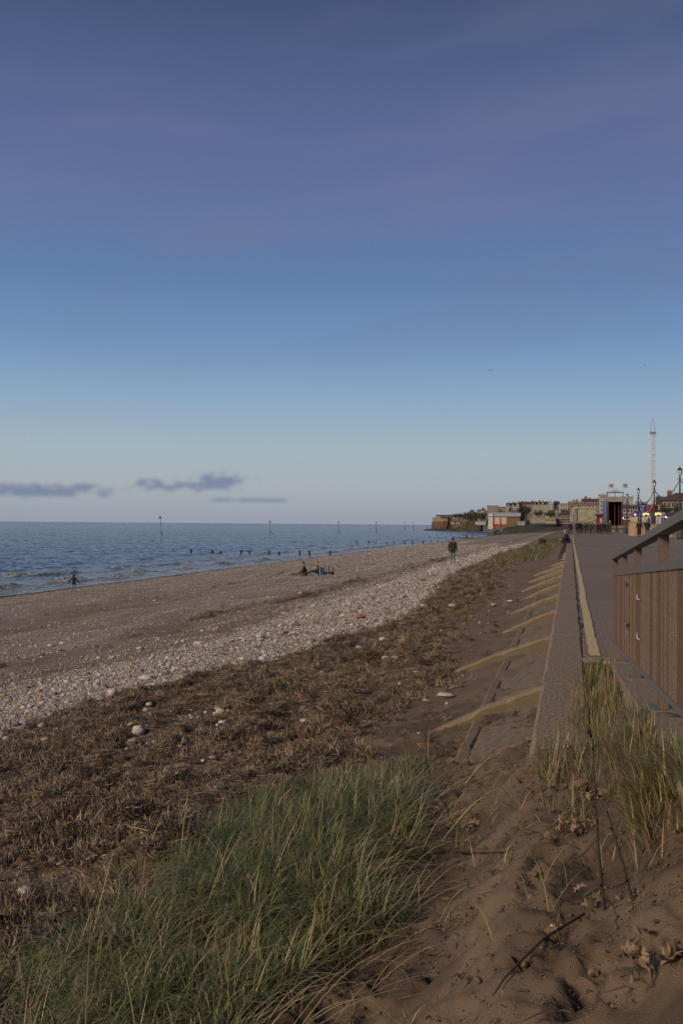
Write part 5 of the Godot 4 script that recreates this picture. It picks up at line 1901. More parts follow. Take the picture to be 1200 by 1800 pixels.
# a house front from photo columns x0..x1 and rows top..base at distance z; o: depth, floors, bays, roof, rise, wall, roof_col, brick, chimneys
func building(called: String, label: String, x0: float, x1: float, top: float, base: float, z: float, o: Dictionary) -> Node3D:
	var a := at(x0, base, z)
	var b := at(x1, base, z)
	var h := at((x0 + x1) * 0.5, top, z).y - a.y
	var w := b.x - a.x
	var dp: float = o.get("depth", 10.0)
	var root := thing(called, label, o.get("category", "building"), Vector3(a.x, a.y, z), o.get("group", ""))
	var wc: Color = o.get("wall", Color(0.5, 0.46, 0.4))
	wc = Color(wc.r * 0.8, wc.g * 0.83, wc.b * 0.86)
	var s := Shape.new()
	s.col = wc
	s.box(Vector3(0, -float(o.get("foot", 5.0)), -dp), Vector3(w, h, 0))
	part("wall", s.done(), M.brick if o.get("brick", false) else M.wall, root)
	var rc: Color = o.get("roof_col", Color(0.11, 0.075, 0.06))
	var rise: float = o.get("rise", 3.0)
	s = Shape.new()
	s.col = rc
	var kind: String = o.get("roof", "flat")
	var ov := 0.25
	if kind == "flat":
		s.box(Vector3(-ov, h, -dp - ov), Vector3(w + ov, h + 0.35, ov))
	elif kind == "gable" or kind == "hip":
		var inset := 0.0 if kind == "gable" else minf(w * 0.4, dp * 0.5)
		var r0 := Vector3(-ov + inset, h + rise, -dp * 0.5)
		var r1 := Vector3(w + ov - inset, h + rise, -dp * 0.5)
		var c0 := Vector3(-ov, h, ov)
		var c1 := Vector3(w + ov, h, ov)
		var c2 := Vector3(w + ov, h, -dp - ov)
		var c3 := Vector3(-ov, h, -dp - ov)
		s.quad(c0, c1, r1, r0)
		s.quad(c2, c3, r0, r1)
		s.tri(c1, c2, r1)
		s.tri(c3, c0, r0)
		s.quad(c3, c2, c1, c0)
	elif kind == "front":
		var r0 := Vector3(w * 0.5, h + rise, ov)
		var r1 := Vector3(w * 0.5, h + rise, -dp)
		s.quad(Vector3(-ov, h, -dp), Vector3(-ov, h, ov), r0, r1)
		s.quad(Vector3(w + ov, h, ov), Vector3(w + ov, h, -dp), r1, r0)
		s.col = wc
		s.tri(Vector3(0, h, 0.1), Vector3(w, h, 0.1), Vector3(w * 0.5, h + rise - 0.2, 0.1))
		s.quad(Vector3(-ov, h, -dp), Vector3(w + ov, h, -dp), Vector3(w + ov, h, ov), Vector3(-ov, h, ov))
	var roof := part("roof", s.done(), M.roof, root)
	for q in int(o.get("chimneys", 0)):
		s = Shape.new()
		s.col = Color(0.19, 0.11, 0.08)
		var cx := w * (q + 0.5 + 0.3 * sin(q * 2.7 + w)) / float(o.chimneys)
		var up := 0.5 + 0.5 * sin(q * 1.9 + w * 3.0)
		s.box(Vector3(cx - 0.7, h - 0.5, -dp * 0.6), Vector3(cx + 0.7, h + rise + up, -dp * 0.6 + 1.0))
		for pot in 3:
			s.box(Vector3(cx - 0.5 + pot * 0.4, h + rise + up, -dp * 0.6 + 0.35), Vector3(cx - 0.3 + pot * 0.4, h + rise + up + 0.45, -dp * 0.6 + 0.6))
		part("chimney", s.done(), M.brick, roof)
	# dormer gables along the front
	for q in int(o.get("gables", 0)):
		s = Shape.new()
		var gw: float = w / float(o.gables) * (0.42 + 0.2 * sin(q * 2.2 + w))
		var gx: float = w * (q + 0.5) / float(o.gables)
		s.col = wc
		s.box(Vector3(gx - gw * 0.5, h - 0.1, -2.0), Vector3(gx + gw * 0.5, h + 0.9, 0.12))
		s.tri(Vector3(gx - gw * 0.5, h + 0.9, 0.12), Vector3(gx + gw * 0.5, h + 0.9, 0.12), Vector3(gx, h + 2.6, 0.12))
		s.col = rc
		s.quad(Vector3(gx - gw * 0.6, h + 0.8, -4.0), Vector3(gx - gw * 0.6, h + 0.8, 0.4), Vector3(gx, h + 2.8, 0.4), Vector3(gx, h + 2.8, -4.0))
		s.quad(Vector3(gx + gw * 0.6, h + 0.8, 0.4), Vector3(gx + gw * 0.6, h + 0.8, -4.0), Vector3(gx, h + 2.8, -4.0), Vector3(gx, h + 2.8, 0.4))
		part("dormer", s.done(), M.roof, roof)
	var floors: int = o.get("floors", 0)
	var bays: int = o.get("bays", 0)
	if floors > 0 and bays > 0:
		var fh := h / floors
		var bw := w / bays
		var ww := bw * float(o.get("win_w", 0.48))
		var wh := fh * float(o.get("win_h", 0.5))
		s = Shape.new()
		s.col = o.get("frame", Color(0.55, 0.53, 0.5))
		s.box(Vector3(-ww * 0.5 - 0.12, -0.12, 0.0), Vector3(ww * 0.5 + 0.12, wh + 0.12, 0.09))
		s.box(Vector3(-ww * 0.5 - 0.25, -0.26, 0.0), Vector3(ww * 0.5 + 0.25, -0.13, 0.2))
		var fm := s.done()
		s = Shape.new()
		s.box(Vector3(-ww * 0.5, 0, 0.0), Vector3(ww * 0.5, wh, 0.12))
		var gm := s.done()
		for f in floors:
			for q in bays:
				if (f * 7 + q * 3) % 11 == int(o.get("skip", 20)):
					continue
				var win := part("window", fm, M.plain, root, Vector3(bw * (q + 0.5), fh * (f + 0.28), 0.0))
				part("pane", gm, M.glass, win)
	return root

func make_town() -> void:
	make_hill()
	make_cliff()
	var cream := Color(0.46, 0.40, 0.31)
	var white := Color(0.52, 0.51, 0.49)
	var red := Color(0.21, 0.10, 0.07)
	var dark := Color(0.085, 0.06, 0.05)
	building("house", "low house with pyramid roof on the headland top", 821, 836, 904, 908, -860, {"roof": "hip", "rise": 4.0, "depth": 7.0, "wall": Color(0.2, 0.14, 0.1), "roof_col": Color(0.10, 0.075, 0.055)})
	building("house", "white villa among shrubs on the slope above the shore", 838, 856, 899, 905, -840, {"roof": "hip", "rise": 1.6, "floors": 1, "bays": 4, "wall": white, "roof_col": dark})
	building("house", "grey house stepping up the slope beside the white villa", 842, 855, 903, 909, -820, {"roof": "flat", "floors": 1, "bays": 3, "wall": Color(0.22, 0.2, 0.18)})
	building("flats", "square brown brick flats with flat roof on the hill", 855, 873, 889.5, 901, -780, {"roof": "flat", "floors": 4, "bays": 5, "brick": true, "wall": Color(0.23, 0.15, 0.11)})
	building("flats", "lower red brick block beside the square brown flats", 873, 889, 891.5, 901, -778, {"roof": "flat", "floors": 3, "bays": 5, "brick": true, "wall": red})
	building("hotel", "long white hotel terrace with small gables and chimneys", 889, 913, 889, 902, -740, {"roof": "gable", "rise": 2.2, "floors": 4, "bays": 7, "wall": Color(0.44, 0.41, 0.36), "roof_col": dark, "gables": 3, "chimneys": 3})
	building("hotel", "brown brick end of the hotel terrace behind dark trees", 913, 936, 886.5, 902, -745, {"roof": "gable", "rise": 2.0, "floors": 4, "bays": 6, "brick": true, "wall": Color(0.24, 0.17, 0.13), "roof_col": dark, "chimneys": 3})
	building("hotel", "tall cream hotel with steep gables and many chimneys", 936, 963, 887, 903, -690, {"roof": "gable", "rise": 2.0, "floors": 4, "bays": 8, "wall": Color(0.42, 0.36, 0.29), "roof_col": dark, "gables": 4, "chimneys": 4})
	building("hotel", "narrow pale gabled house joined to the tall cream hotel", 962, 972, 886, 903, -688, {"roof": "front", "rise": 2.6, "floors": 4, "bays": 2, "wall": white, "roof_col": dark})
	building("hotel", "grey-brown guest house right of the narrow pale gable", 972, 982, 886, 903, -692, {"roof": "gable", "rise": 2.0, "floors": 4, "bays": 3, "brick": true, "wall": Color(0.27, 0.21, 0.17), "roof_col": dark, "chimneys": 1})
	building("terrace_house", "cream fronted house with brown piers above the promenade", 983, 1000, 886, 905, -640, {"roof": "flat", "floors": 3, "bays": 4, "wall": cream, "roof_col": dark})
	building("terrace_house", "long terrace with pale eaves behind the beige hall", 998, 1024, 885, 905, -600, {"roof": "gable", "rise": 1.5, "floors": 2, "bays": 7, "brick": true, "wall": red * 0.8, "roof_col": Color(0.3, 0.28, 0.26), "chimneys": 2})
	building("terrace_house", "tall red brick gabled terrace beside the white block", 1022, 1054, 881, 905, -520, {"roof": "gable", "rise": 1.4, "floors": 2, "bays": 5, "brick": true, "wall": red * 0.85, "roof_col": Color(0.12, 0.07, 0.05), "chimneys": 3, "win_w": 0.4, "win_h": 0.55, "frame": Color(0.6, 0.58, 0.56)})
	building("shop_row", "low dark red shops along the far seafront road", 978, 1012, 905, 922, -560, {"roof": "hip", "rise": 2.5, "floors": 2, "bays": 7, "brick": true, "wall": Color(0.11, 0.06, 0.05), "roof_col": Color(0.07, 0.055, 0.055)})
	# the crowd of lesser roofs stepping up the hill between the big fronts
	rng.seed = 42
	var shades := ["dark slate", "brown tiled", "rust tiled", "grey", "black-brown"]
	var places := ["behind the square brown flats", "left of the square brown flats", "above the seafront hall", "between hall and hotel trees", "below the long white hotel", "behind the low cream cafe", "above the yellow cafe end", "under the tall cream hotel", "under the guest house", "beside the dark red shops", "behind the dark red shops", "above the beige hall's near corner", "over the white villa", "above the scrub slope"]
	var spots := [[862, 892, 899, -800], [848, 894, 902, -800], [880, 898, 906, -690], [903, 898, 907, -680], [896, 896, 905, -700], [940, 901, 910, -600], [968, 902, 911, -595], [950, 899, 907, -640], [977, 898, 908, -620], [990, 899, 910, -600], [1002, 897, 908, -590], [1012, 889, 899, -560], [844, 897, 903, -850], [830, 903, 909, -850]]
	for q in spots.size():
		var sp: Array = spots[q]
		var wd := rng.randf_range(7.0, 13.0)
		var tone := rng.randf_range(0.10, 0.32)
		building("house", "small house with %s roof %s" % [shades[q % 5], places[q]], sp[0] - wd * 0.5, sp[0] + wd * 0.5, sp[1] + 2.5, sp[2], sp[3], {"roof": ["gable", "hip", "front"][q % 3], "rise": rng.randf_range(1.4, 2.6), "floors": 2, "bays": 3, "depth": 7.0, "brick": q % 2 == 0, "wall": Color(tone * 1.1, tone * 0.85, tone * 0.7), "roof_col": [Color(0.06, 0.062, 0.07), Color(0.09, 0.065, 0.05), Color(0.14, 0.07, 0.045), Color(0.12, 0.12, 0.12), Color(0.05, 0.04, 0.035)][q % 5], "chimneys": 1, "group": "small houses on the hill"})
	# the white-ended hall with a blue-grey roof
	var hall := building("seafront_hall", "white gabled hall with blue-grey curved roof and pale red-columned bays", 866, 913, 907, 924, -610, {"depth": 26.0, "wall": Color(0.26, 0.14, 0.09), "brick": true, "roof_col": Color(0.3, 0.33, 0.39), "roof": "hip", "rise": 0.6, "foot": 1.5})
	var hb := hall.position
	var wide := at(913, 907, -610.0).x - hb.x
	var hh := at(880, 907, -610.0).y - hb.y
	var s := Shape.new()
	s.col = Color(0.36, 0.39, 0.45)
	var pv := Vector2(0.9, hh - 0.3)
	for q in range(1, 9):
		var t := q / 8.0
		var nv := Vector2(0.9 - 8.0 * t, hh - 0.3 + 2.4 * sin(t * PI * 0.5))
		s.quad(Vector3(-3.2, pv.y, pv.x), Vector3(wide + 0.5, pv.y, pv.x), Vector3(wide + 0.5, nv.y, nv.x), Vector3(-3.2, nv.y, nv.x))
		pv = nv
	part("curved_roof", s.done(), M.roof, hall)
	s = Shape.new()
	s.col = Color(0.55, 0.55, 0.54)
	s.box(Vector3(-2.9, -2.0, -20.0), Vector3(-0.05, hh + 1.3, 0.3))
	part("end_gable", s.done(), M.wall, hall)
	for q in 2:
		s = Shape.new()
		s.col = Color(0.55, 0.46, 0.36)
		s.box(Vector3(0.9 + q * 4.0, 0.9, 0), Vector3(4.1 + q * 4.0, hh - 0.5, 0.2))
		part("panel", s.done(), M.wall, hall)
		s = Shape.new()
		s.col = Color(0.3, 0.05, 0.045)
		s.box(Vector3(0.2 + q * 4.0, -0.5, 0.02), Vector3(0.75 + q * 4.0, hh - 0.4, 0.4))
		part("column", s.done(), M.wall, hall)
	s = Shape.new()
	s.col = Color(0.17, 0.13, 0.12)
	s.box(Vector3(10.0, 1.6, 0), Vector3(13.5, 3.4, 0.15))
	part("sign_panel", s.done(), M.wall, hall)
	building("kiosk", "long low cream cafe with dark windows on the far front", 931, 958, 910.5, 917, -560, {"roof": "flat", "wall": Color(0.36, 0.34, 0.28), "roof_col": Color(0.3, 0.29, 0.26), "depth": 6.0, "foot": 0.8})
	building("kiosk", "yellow lit-looking end of the low cream cafe", 958, 976, 911, 917.5, -556, {"roof": "flat", "wall": Color(0.55, 0.45, 0.27), "roof_col": Color(0.4, 0.36, 0.28), "floors": 1, "bays": 5, "depth": 6.0, "foot": 0.8, "frame": Color(0.4, 0.33, 0.2)})
	building("shed", "small white shed with lean-to roof at the cliff foot", 835, 853, 917.5, 921.5, -760, {"roof": "flat", "wall": white, "depth": 5.0, "roof_col": Color(0.4, 0.42, 0.44), "foot": 0.4, "category": "shed"})
	building("shed", "small grey hut on the shore left of the white shed", 792, 798, 917, 920.5, -840, {"roof": "gable", "rise": 0.8, "wall": Color(0.42, 0.41, 0.4), "depth": 4.0, "foot": 0.4, "category": "shed"})
	building("shed", "wider pale hut below the wooded slope", 800, 808, 917, 921, -820, {"roof": "flat", "wall": Color(0.3, 0.3, 0.28), "depth": 4.0, "foot": 0.4, "category": "shed"})
	building("shed", "white kiosk with blue-grey canopy beside the hall", 909, 922, 917.5, 922, -600, {"roof": "flat", "wall": Color(0.4, 0.42, 0.43), "roof_col": Color(0.35, 0.38, 0.42), "depth": 5.0, "foot": 0.4, "category": "shed"})
	# far sea wall in front of the town
	var fw := thing("far_sea_wall", "long grey sea wall in front of the far town", "sea wall", Vector3(-44.0, -6, -650))
	var k := 0
	for seg in [[Vector2(848, -800), Vector2(860, -700), 2.2], [Vector2(860, -700), Vector2(905, -600), 2.3], [Vector2(905, -600), Vector2(960, -520), 1.6], [Vector2(960, -520), Vector2(1000, -430), 0.2]]:
		var a := at(seg[0].x, 926, seg[0].y) - fw.position
		var b := at(seg[1].x, 926, seg[1].y) - fw.position
		a.y = 0
		b.y = 0
		var up := Vector3(0, 6.0 + seg[2] - 1.2, 0)
		s = Shape.new()
		s.col = Color(0.13, 0.125, 0.12)
		var back := Vector3(1.5, 0, -3.0)
		s.hexa([a, b, b + back, a + back, a + up, b + up, b + up + back, a + up + back])
		part("wall_length", s.done(), M.wall, fw)
		k += 1
	# rock armour between wall and water
	rng.seed = 15
	var rk := Shape.new()
	for q in 220:
		var t := rng.randf()
		var l := Vector2(870, -640).lerp(Vector2(930, -520), t)
		var w := at(l.x + rng.randf_range(-6, 6), 929, l.y + rng.randf_range(0.0, 26.0))
		var r := rng.randf_range(0.5, 1.3)
		lump(rk, Vector3(w.x, SEA_LEVEL + 0.3 + rng.randf_range(0.0, 1.6), w.z), Vector3(r, r * 0.8, r), q, Color(0.22, 0.23, 0.25) * rng.randf_range(0.6, 1.2), 4, 6)
	var o := setting("rock_armour", rk.done(), M.cliff, "stuff")
	o.set_meta("label", "grey rock armour below the far sea wall")
	# trees on the slopes, each spot: x, y, z, height, radius
	var trees := [
		["dark round tree before the brown hotel end", 924, 905, -700, 16, 15], ["second dark tree left of the one before the hotel end", 915, 905, -710, 10, 11], ["umbrella-shaped dark pine above the guest house roofs", 976, 890, -650, 8, 6],
		["low shrubby tree on the slope under the pyramid roof", 822, 914, -850, 12, 13], ["shrub mass right of the pyramid roof house", 838, 914, -830, 12, 14], ["dark scrub below the white villa", 848, 915, -800, 13, 13], ["scrub tree at the brow of the striped cliff", 806, 911, -930, 7, 12],
		["low tree between the cafe and the tall cream hotel", 945, 908, -600, 7, 10], ["hedge-like tree above the yellow end of the cafe", 966, 908, -590, 6, 11], ["small tree behind the white shed", 860, 905, -790, 6, 6],
		["dark tree left of the white lattice tower", 1123, 903, -330, 23, 9], ["round tree behind the fair beside the tower base", 1134, 903, -335, 18, 8], ["tree right of the tower below the brown roofs", 1168, 908, -300, 20, 13], ["shrubby tree at the edge by the nearest lamp", 1190, 910, -290, 22, 12]]
	for tr in trees:
		var p := at(tr[1], tr[2], tr[3])
		var m := absf(tr[3]) / 1790.0
		bush_line("tree", tr[0], [[p.x, p.y, p.z, tr[4] * m * 1.05, tr[5] * m * 0.8]])
	# turf and scrub along the cliff top
	var cs := Shape.new()
	for q in 900:
		var x := rng.randf_range(767, 822)
		var w := at(x, 907.2 + maxf(0.0, x - 800.0) * 0.03, lerpf(-1012.0, -935.0, (x - 767.0) / 55.0) + rng.randf_range(-6.0, 2.0))
		var f := rng.randf_range(0.6, 1.3)
		cs.col = Color(0.055 * f, 0.058 * f, 0.03 * f)
		for e in 4:
			var d := Vector3(rng.randfn(), absf(rng.randfn()) * 0.6 + 0.1, rng.randfn()) * 0.6
			var a := Vector3(rng.randfn(), rng.randfn(), rng.randfn()).normalized() * 0.5
			cs.tri(w + d - a, w + d + a.cross(Vector3.UP) + Vector3(0, 0.3, 0), w + d + a)
	o = setting("cliff_scrub", cs.done(), M.crown, "stuff")
	o.set_meta("label", "low dark scrub along the cliff top")

# ---------------------------------------------------------------- the near seafront
func wall_run(root: Node3D, a: Vector3, b: Vector3, h: float, thick: float, col: Color) -> void:
	var d := (b - a).normalized()
	var n := Vector3(d.z, 0, -d.x) * thick
	var up := Vector3(0, h, 0)
	var l := a - root.position
	var r := b - root.position
	if n.z > 0:
		n = -n
	var s := Shape.new()
	s.col = col
	s.hexa([l - Vector3(0, 0.3, 0), r - Vector3(0, 0.3, 0), r + n - Vector3(0, 0.3, 0), l + n - Vector3(0, 0.3, 0), l + up, r + up, r + n + up, l + n + up])
	part("wall_panel", s.done(), M.wall, root)
	s = Shape.new()
	s.col = col * 0.8
	var e := d * 0.06
	var m := n.normalized() * 0.06
	var c := Vector3(0, 0.1, 0)
	s.hexa([l + up - e - m, r + up + e - m, r + n + up + e + m, l + n + up - e + m, l + up - e - m + c, r + up + e - m + c, r + n + up + e + m + c, l + n + up - e + m + c])
	part("coping", s.done(), M.wall, root)

func make_bench(label: String, p: Vector3, turn: float, col: Color) -> void:
	var o := thing("bench", label, "bench", p, "benches on the promenade", turn)
	for q in [-0.6, 0.6]:
		var s := Shape.new()
		s.col = Color(0.03, 0.03, 0.035)
		s.tube([Vector3(q, 0, 0.22), Vector3(q, 0.42, 0.24)], [0.03, 0.03], 6)
		s.tube([Vector3(q, 0, -0.22), Vector3(q, 0.42, -0.18), Vector3(q, 0.85, -0.28)], [0.03, 0.03, 0.025], 6)
		s.bar(Vector3(q, 0.42, 0.26), Vector3(q, 0.42, -0.2), 0.028)
		part("leg", s.done(), M.gloss, o)
	for q in 4:
		var s := Shape.new()
		s.col = col
		s.box(Vector3(-0.8, 0.44, -0.16 + q * 0.1), Vector3(0.8, 0.475, -0.08 + q * 0.1))
		part("seat_slat", s.done(), M.wood, o)
	for q in 3:
		var s := Shape.new()
		s.col = col
		s.box(Vector3(-0.8, 0.54 + q * 0.11, -0.26 - q * 0.02), Vector3(0.8, 0.62 + q * 0.11, -0.225 - q * 0.02))
		part("back_slat", s.done(), M.wood, o)

func make_bin(label: String, p: Vector3, h: float, r: float) -> void:
	var o := thing("litter_bin", label, "bin", p, "litter bins")
	var s := Shape.new()
	s.col = Color(0.045, 0.05, 0.048)
	s.lathe([[0.0, 0.0], [r * 0.85, 0.0], [r, h * 0.12], [r, h * 0.8], [r * 0.9, h * 0.8], [0.0, h * 0.75]], 14)
	part("body", s.done(), M.gloss, o)
	s = Shape.new()
	s.col = Color(0.07, 0.075, 0.075)
	s.lathe([[r * 0.98, h * 0.88], [r * 1.06, h * 0.88], [r * 1.06, h * 0.93], [r * 0.5, h], [0.0, h * 1.01]], 14)
	for q in 4:
		s.bar(Vector3(cos(q * PI / 2) * r * 0.9, h * 0.78, sin(q * PI / 2) * r * 0.9), Vector3(cos(q * PI / 2) * r * 0.9, h * 0.9, sin(q * PI / 2) * r * 0.9), 0.02)
	part("lid", s.done(), M.gloss, o)

var lamp_tops := []
func make_lamp(label: String, x: float, top: float, z: float) -> void:
	var p := at(x, top, z)
	var foot := 0.0
	var h := p.y - foot
	var o := thing("street_lamp", label, "lamp post", Vector3(p.x, foot, z), "lamp posts along the promenade")
	var iron := Color(0.03, 0.034, 0.036)
	var s := Shape.new()
	s.col = iron
	s.lathe([[0.22, 0.0], [0.22, 0.5], [0.15, 0.6], [0.13, 1.3], [0.16, 1.34], [0.10, 1.45], [0.075, h - 1.25], [0.12, h - 1.22], [0.06, h - 1.12], [0.05, h - 0.98]], 10)
	part("post", s.done(), M.gloss, o)
	s = Shape.new()
	s.col = iron
	s.bar(Vector3(-0.35, h - 1.35, 0), Vector3(0.35, h - 1.35, 0), 0.025)
	part("ladder_bar", s.done(), M.gloss, o)
	var lan := Shape.new()
	lan.col = iron
	lan.lathe([[0.0, h - 1.0], [0.16, h - 0.98], [0.16, h - 0.93], [0.0, h - 0.93]], 6)
	for q in 6:
		var a := TAU * q / 6.0
		lan.bar(Vector3(cos(a) * 0.145, h - 0.93, -sin(a) * 0.145), Vector3(cos(a) * 0.25, h - 0.36, -sin(a) * 0.25), 0.014, 4)
	var ln := part("lantern", lan.done(), M.gloss, o)
	s = Shape.new()
	s.lathe([[0.135, h - 0.93], [0.235, h - 0.37]], 6)
	part("glass", s.done(), M.lantern_glass, ln)
	s = Shape.new()
	s.col = iron
	s.lathe([[0.0, h - 0.37], [0.30, h - 0.37], [0.30, h - 0.33], [0.16, h - 0.2], [0.10, h - 0.17], [0.10, h - 0.12], [0.035, h - 0.07], [0.05, h - 0.04], [0.0, h]], 6)
	part("cap", s.done(), M.gloss, ln)
	lamp_tops.append(Vector3(p.x, h - 1.3, z))

func make_festoon(a: Vector3, b: Vector3, k: int) -> void:
	var names := ["festoon of bulbs hanging between nearest and second lamp posts", "festoon of bulbs between second and third lamp posts", "festoon of bulbs between third and fourth lamp posts", "festoon of bulbs between fourth and fifth lamp posts", "festoon of bulbs between fifth and sixth lamp posts", "festoon of bulbs between the two farthest lamp posts"]
	var o := thing("festoon", names[k], "festoon", a, "festoons between lamp posts")
	var pts := []
	var rad := []
	for i in 15:
		var t := i / 14.0
		pts.append((b - a) * t + Vector3(0, -1.5 * 4.0 * t * (1.0 - t), 0))
		rad.append(0.02)
	var s := Shape.new()
	s.col = Color(0.03, 0.03, 0.03)
	s.tube(pts, rad, 5)
	part("cable", s.done(), M.plain, o)
	var bulb := Shape.new()
	bulb.col = Color(0.1, 0.11, 0.12)
	bulb.lathe([[0.0, -0.2], [0.05, -0.17], [0.065, -0.1], [0.03, -0.03], [0.03, 0.02]], 6)
	var bm := bulb.done()
	for i in 27:
		var t := (i + 0.5) / 27.0
		part("bulb", bm, M.gloss, o, (b - a) * t + Vector3(0, -1.5 * 4.0 * t * (1.0 - t), 0))

func make_tower() -> void:
	var z := -262.0
	var top := at(1146.5, 732, z)
	var crown := at(1146.5, 760, z)
	var foot := at(1146.5, 905, z)
	var o := thing("lattice_tower", "tall slender white lattice tower ride with open spire", "tower", Vector3(top.x, foot.y, z))
	var hw := (at(1151, 800, z).x - at(1142, 800, z).x) * 0.5
	var h := crown.y - foot.y
	var wh := Color(0.68, 0.66, 0.68)
	for c in [[-1, -1], [1, -1], [1, 1], [-1, 1]]:
		var s := Shape.new()
		s.col = wh
		s.bar(Vector3(c[0] * hw, 0, c[1] * hw), Vector3(c[0] * hw, h, c[1] * hw), 0.05, 5)
		part("corner_leg", s.done(), M.plain, o)
		s = Shape.new()
		s.col = Color(0.25, 0.25, 0.28)
		s.tube([Vector3(c[0] * hw, h, c[1] * hw), Vector3(c[0] * hw * 0.55, h + (top.y - crown.y) * 0.45, c[1] * hw * 0.55), Vector3(0, top.y - foot.y, 0)], [0.04, 0.035, 0.02], 5)
		part("spire_rod", s.done(), M.plain, o)
	var br := Shape.new()
	br.col = wh * 0.95
	var n := 26
	for k in n:
		var y0 := h * k / n
		var y1 := h * (k + 1) / n
		for e in [[-1, 1, 1, 1], [1, 1, 1, -1], [1, -1, -1, -1], [-1, -1, -1, 1]]:
			var a := Vector3(e[0] * hw, y0, e[1] * hw)
			var b := Vector3(e[2] * hw, y0, e[3] * hw)
			br.bar(a, b, 0.028, 4)
			br.bar(a if k % 2 else b, (b if k % 2 else a) + Vector3(0, y1 - y0, 0), 0.026, 4)
	var lat := part("lattice", br.done(), M.plain, o)
	lat.set_meta("kind", "stuff")
	var s := Shape.new()
	s.col = Color(0.22, 0.22, 0.25)
	s.box(Vector3(-hw - 0.08, h - 0.35, -hw - 0.15), Vector3(hw + 0.15, h + 0.1, hw + 0.15))
	part("head_frame", s.done(), M.plain, o)
	s = Shape.new()
	s.col = Color(0.5, 0.5, 0.52)
	s.box(Vector3(-0.07, 0, -0.07), Vector3(0.07, h - 0.6, 0.07))
	part("lift_track", s.done(), M.plain, o)
	s = Shape.new()
	s.col = Color(0.13, 0.025, 0.03)
	s.lathe([[hw * 1.6, 0.0], [hw * 2.0, 1.2], [hw * 1.9, 2.4], [hw * 1.5, 2.6]], 10)
	part("carriage", s.done(), M.plain, o)

func make_flag(label: String, x: float, ytop: float, ybase: float, z: float) -> void:
	var a := at(x, ybase, z)
	var b := at(x, ytop, z)
	var o := thing("flagpole", label, "flag", a, "flags over the arcade")
	var s := Shape.new()
	s.col = Color(0.4, 0.4, 0.4)
	s.bar(Vector3.ZERO, b - a, 0.035)
	part("pole", s.done(), M.plain, o)
	var h := b.y - a.y
	var u := 8.5 / 1790.0 * absf(z)
	var v := 6.0 / 1790.0 * absf(z)
	var cloth := func(called: String, col: Color, quads: Array, off: float, par: Node3D) -> Node3D:
		var q := Shape.new()
		q.col = col
		for r in quads:
			for i in 6:
				var p := []
				var t0 := i / 6.0
				var t1 := (i + 1) / 6.0
				var lo0: float = lerpf(r[1], r[4], t0)
				var lo1: float = lerpf(r[1], r[4], t1)
				var x0: float = lerpf(r[0], r[2], t0)
				var x1: float = lerpf(r[0], r[2], t1)
				for k in [[x0, lo0], [x1, lo1], [x1, lo1 + r[3]], [x0, lo0 + r[3]]]:
					var wave: float = sin(k[0] * 5.0) * 0.08 * u * k[0]
					p.append(Vector3(k[0] * u, h - v + k[1] * v - k[0] * 0.08 * v, wave + off))
				q.quad(p[0], p[1], p[2], p[3])
		return part(called, q.done(), M.cloth, par)
	# quads: x0, y0, x1, thickness, y at the far end
	var f: Node3D = cloth.call("cloth", Color(0.03, 0.04, 0.16), [[0.0, 0.0, 1.0, 1.0, 0.0]], 0.0, o)
	cloth.call("white_saltire", Color(0.55, 0.55, 0.57), [[0.0, 0.0, 1.0, 0.2, 0.8], [0.0, 0.8, 1.0, 0.2, 0.0]], 0.012, f)
	cloth.call("white_cross", Color(0.55, 0.55, 0.57), [[0.0, 0.34, 1.0, 0.32, 0.34], [0.4, 0.0, 0.6, 1.0, 0.0]], 0.02, f)
	cloth.call("red_cross", Color(0.35, 0.03, 0.05), [[0.0, 0.4, 1.0, 0.2, 0.4], [0.44, 0.0, 0.56, 1.0, 0.0]], 0.03, f)

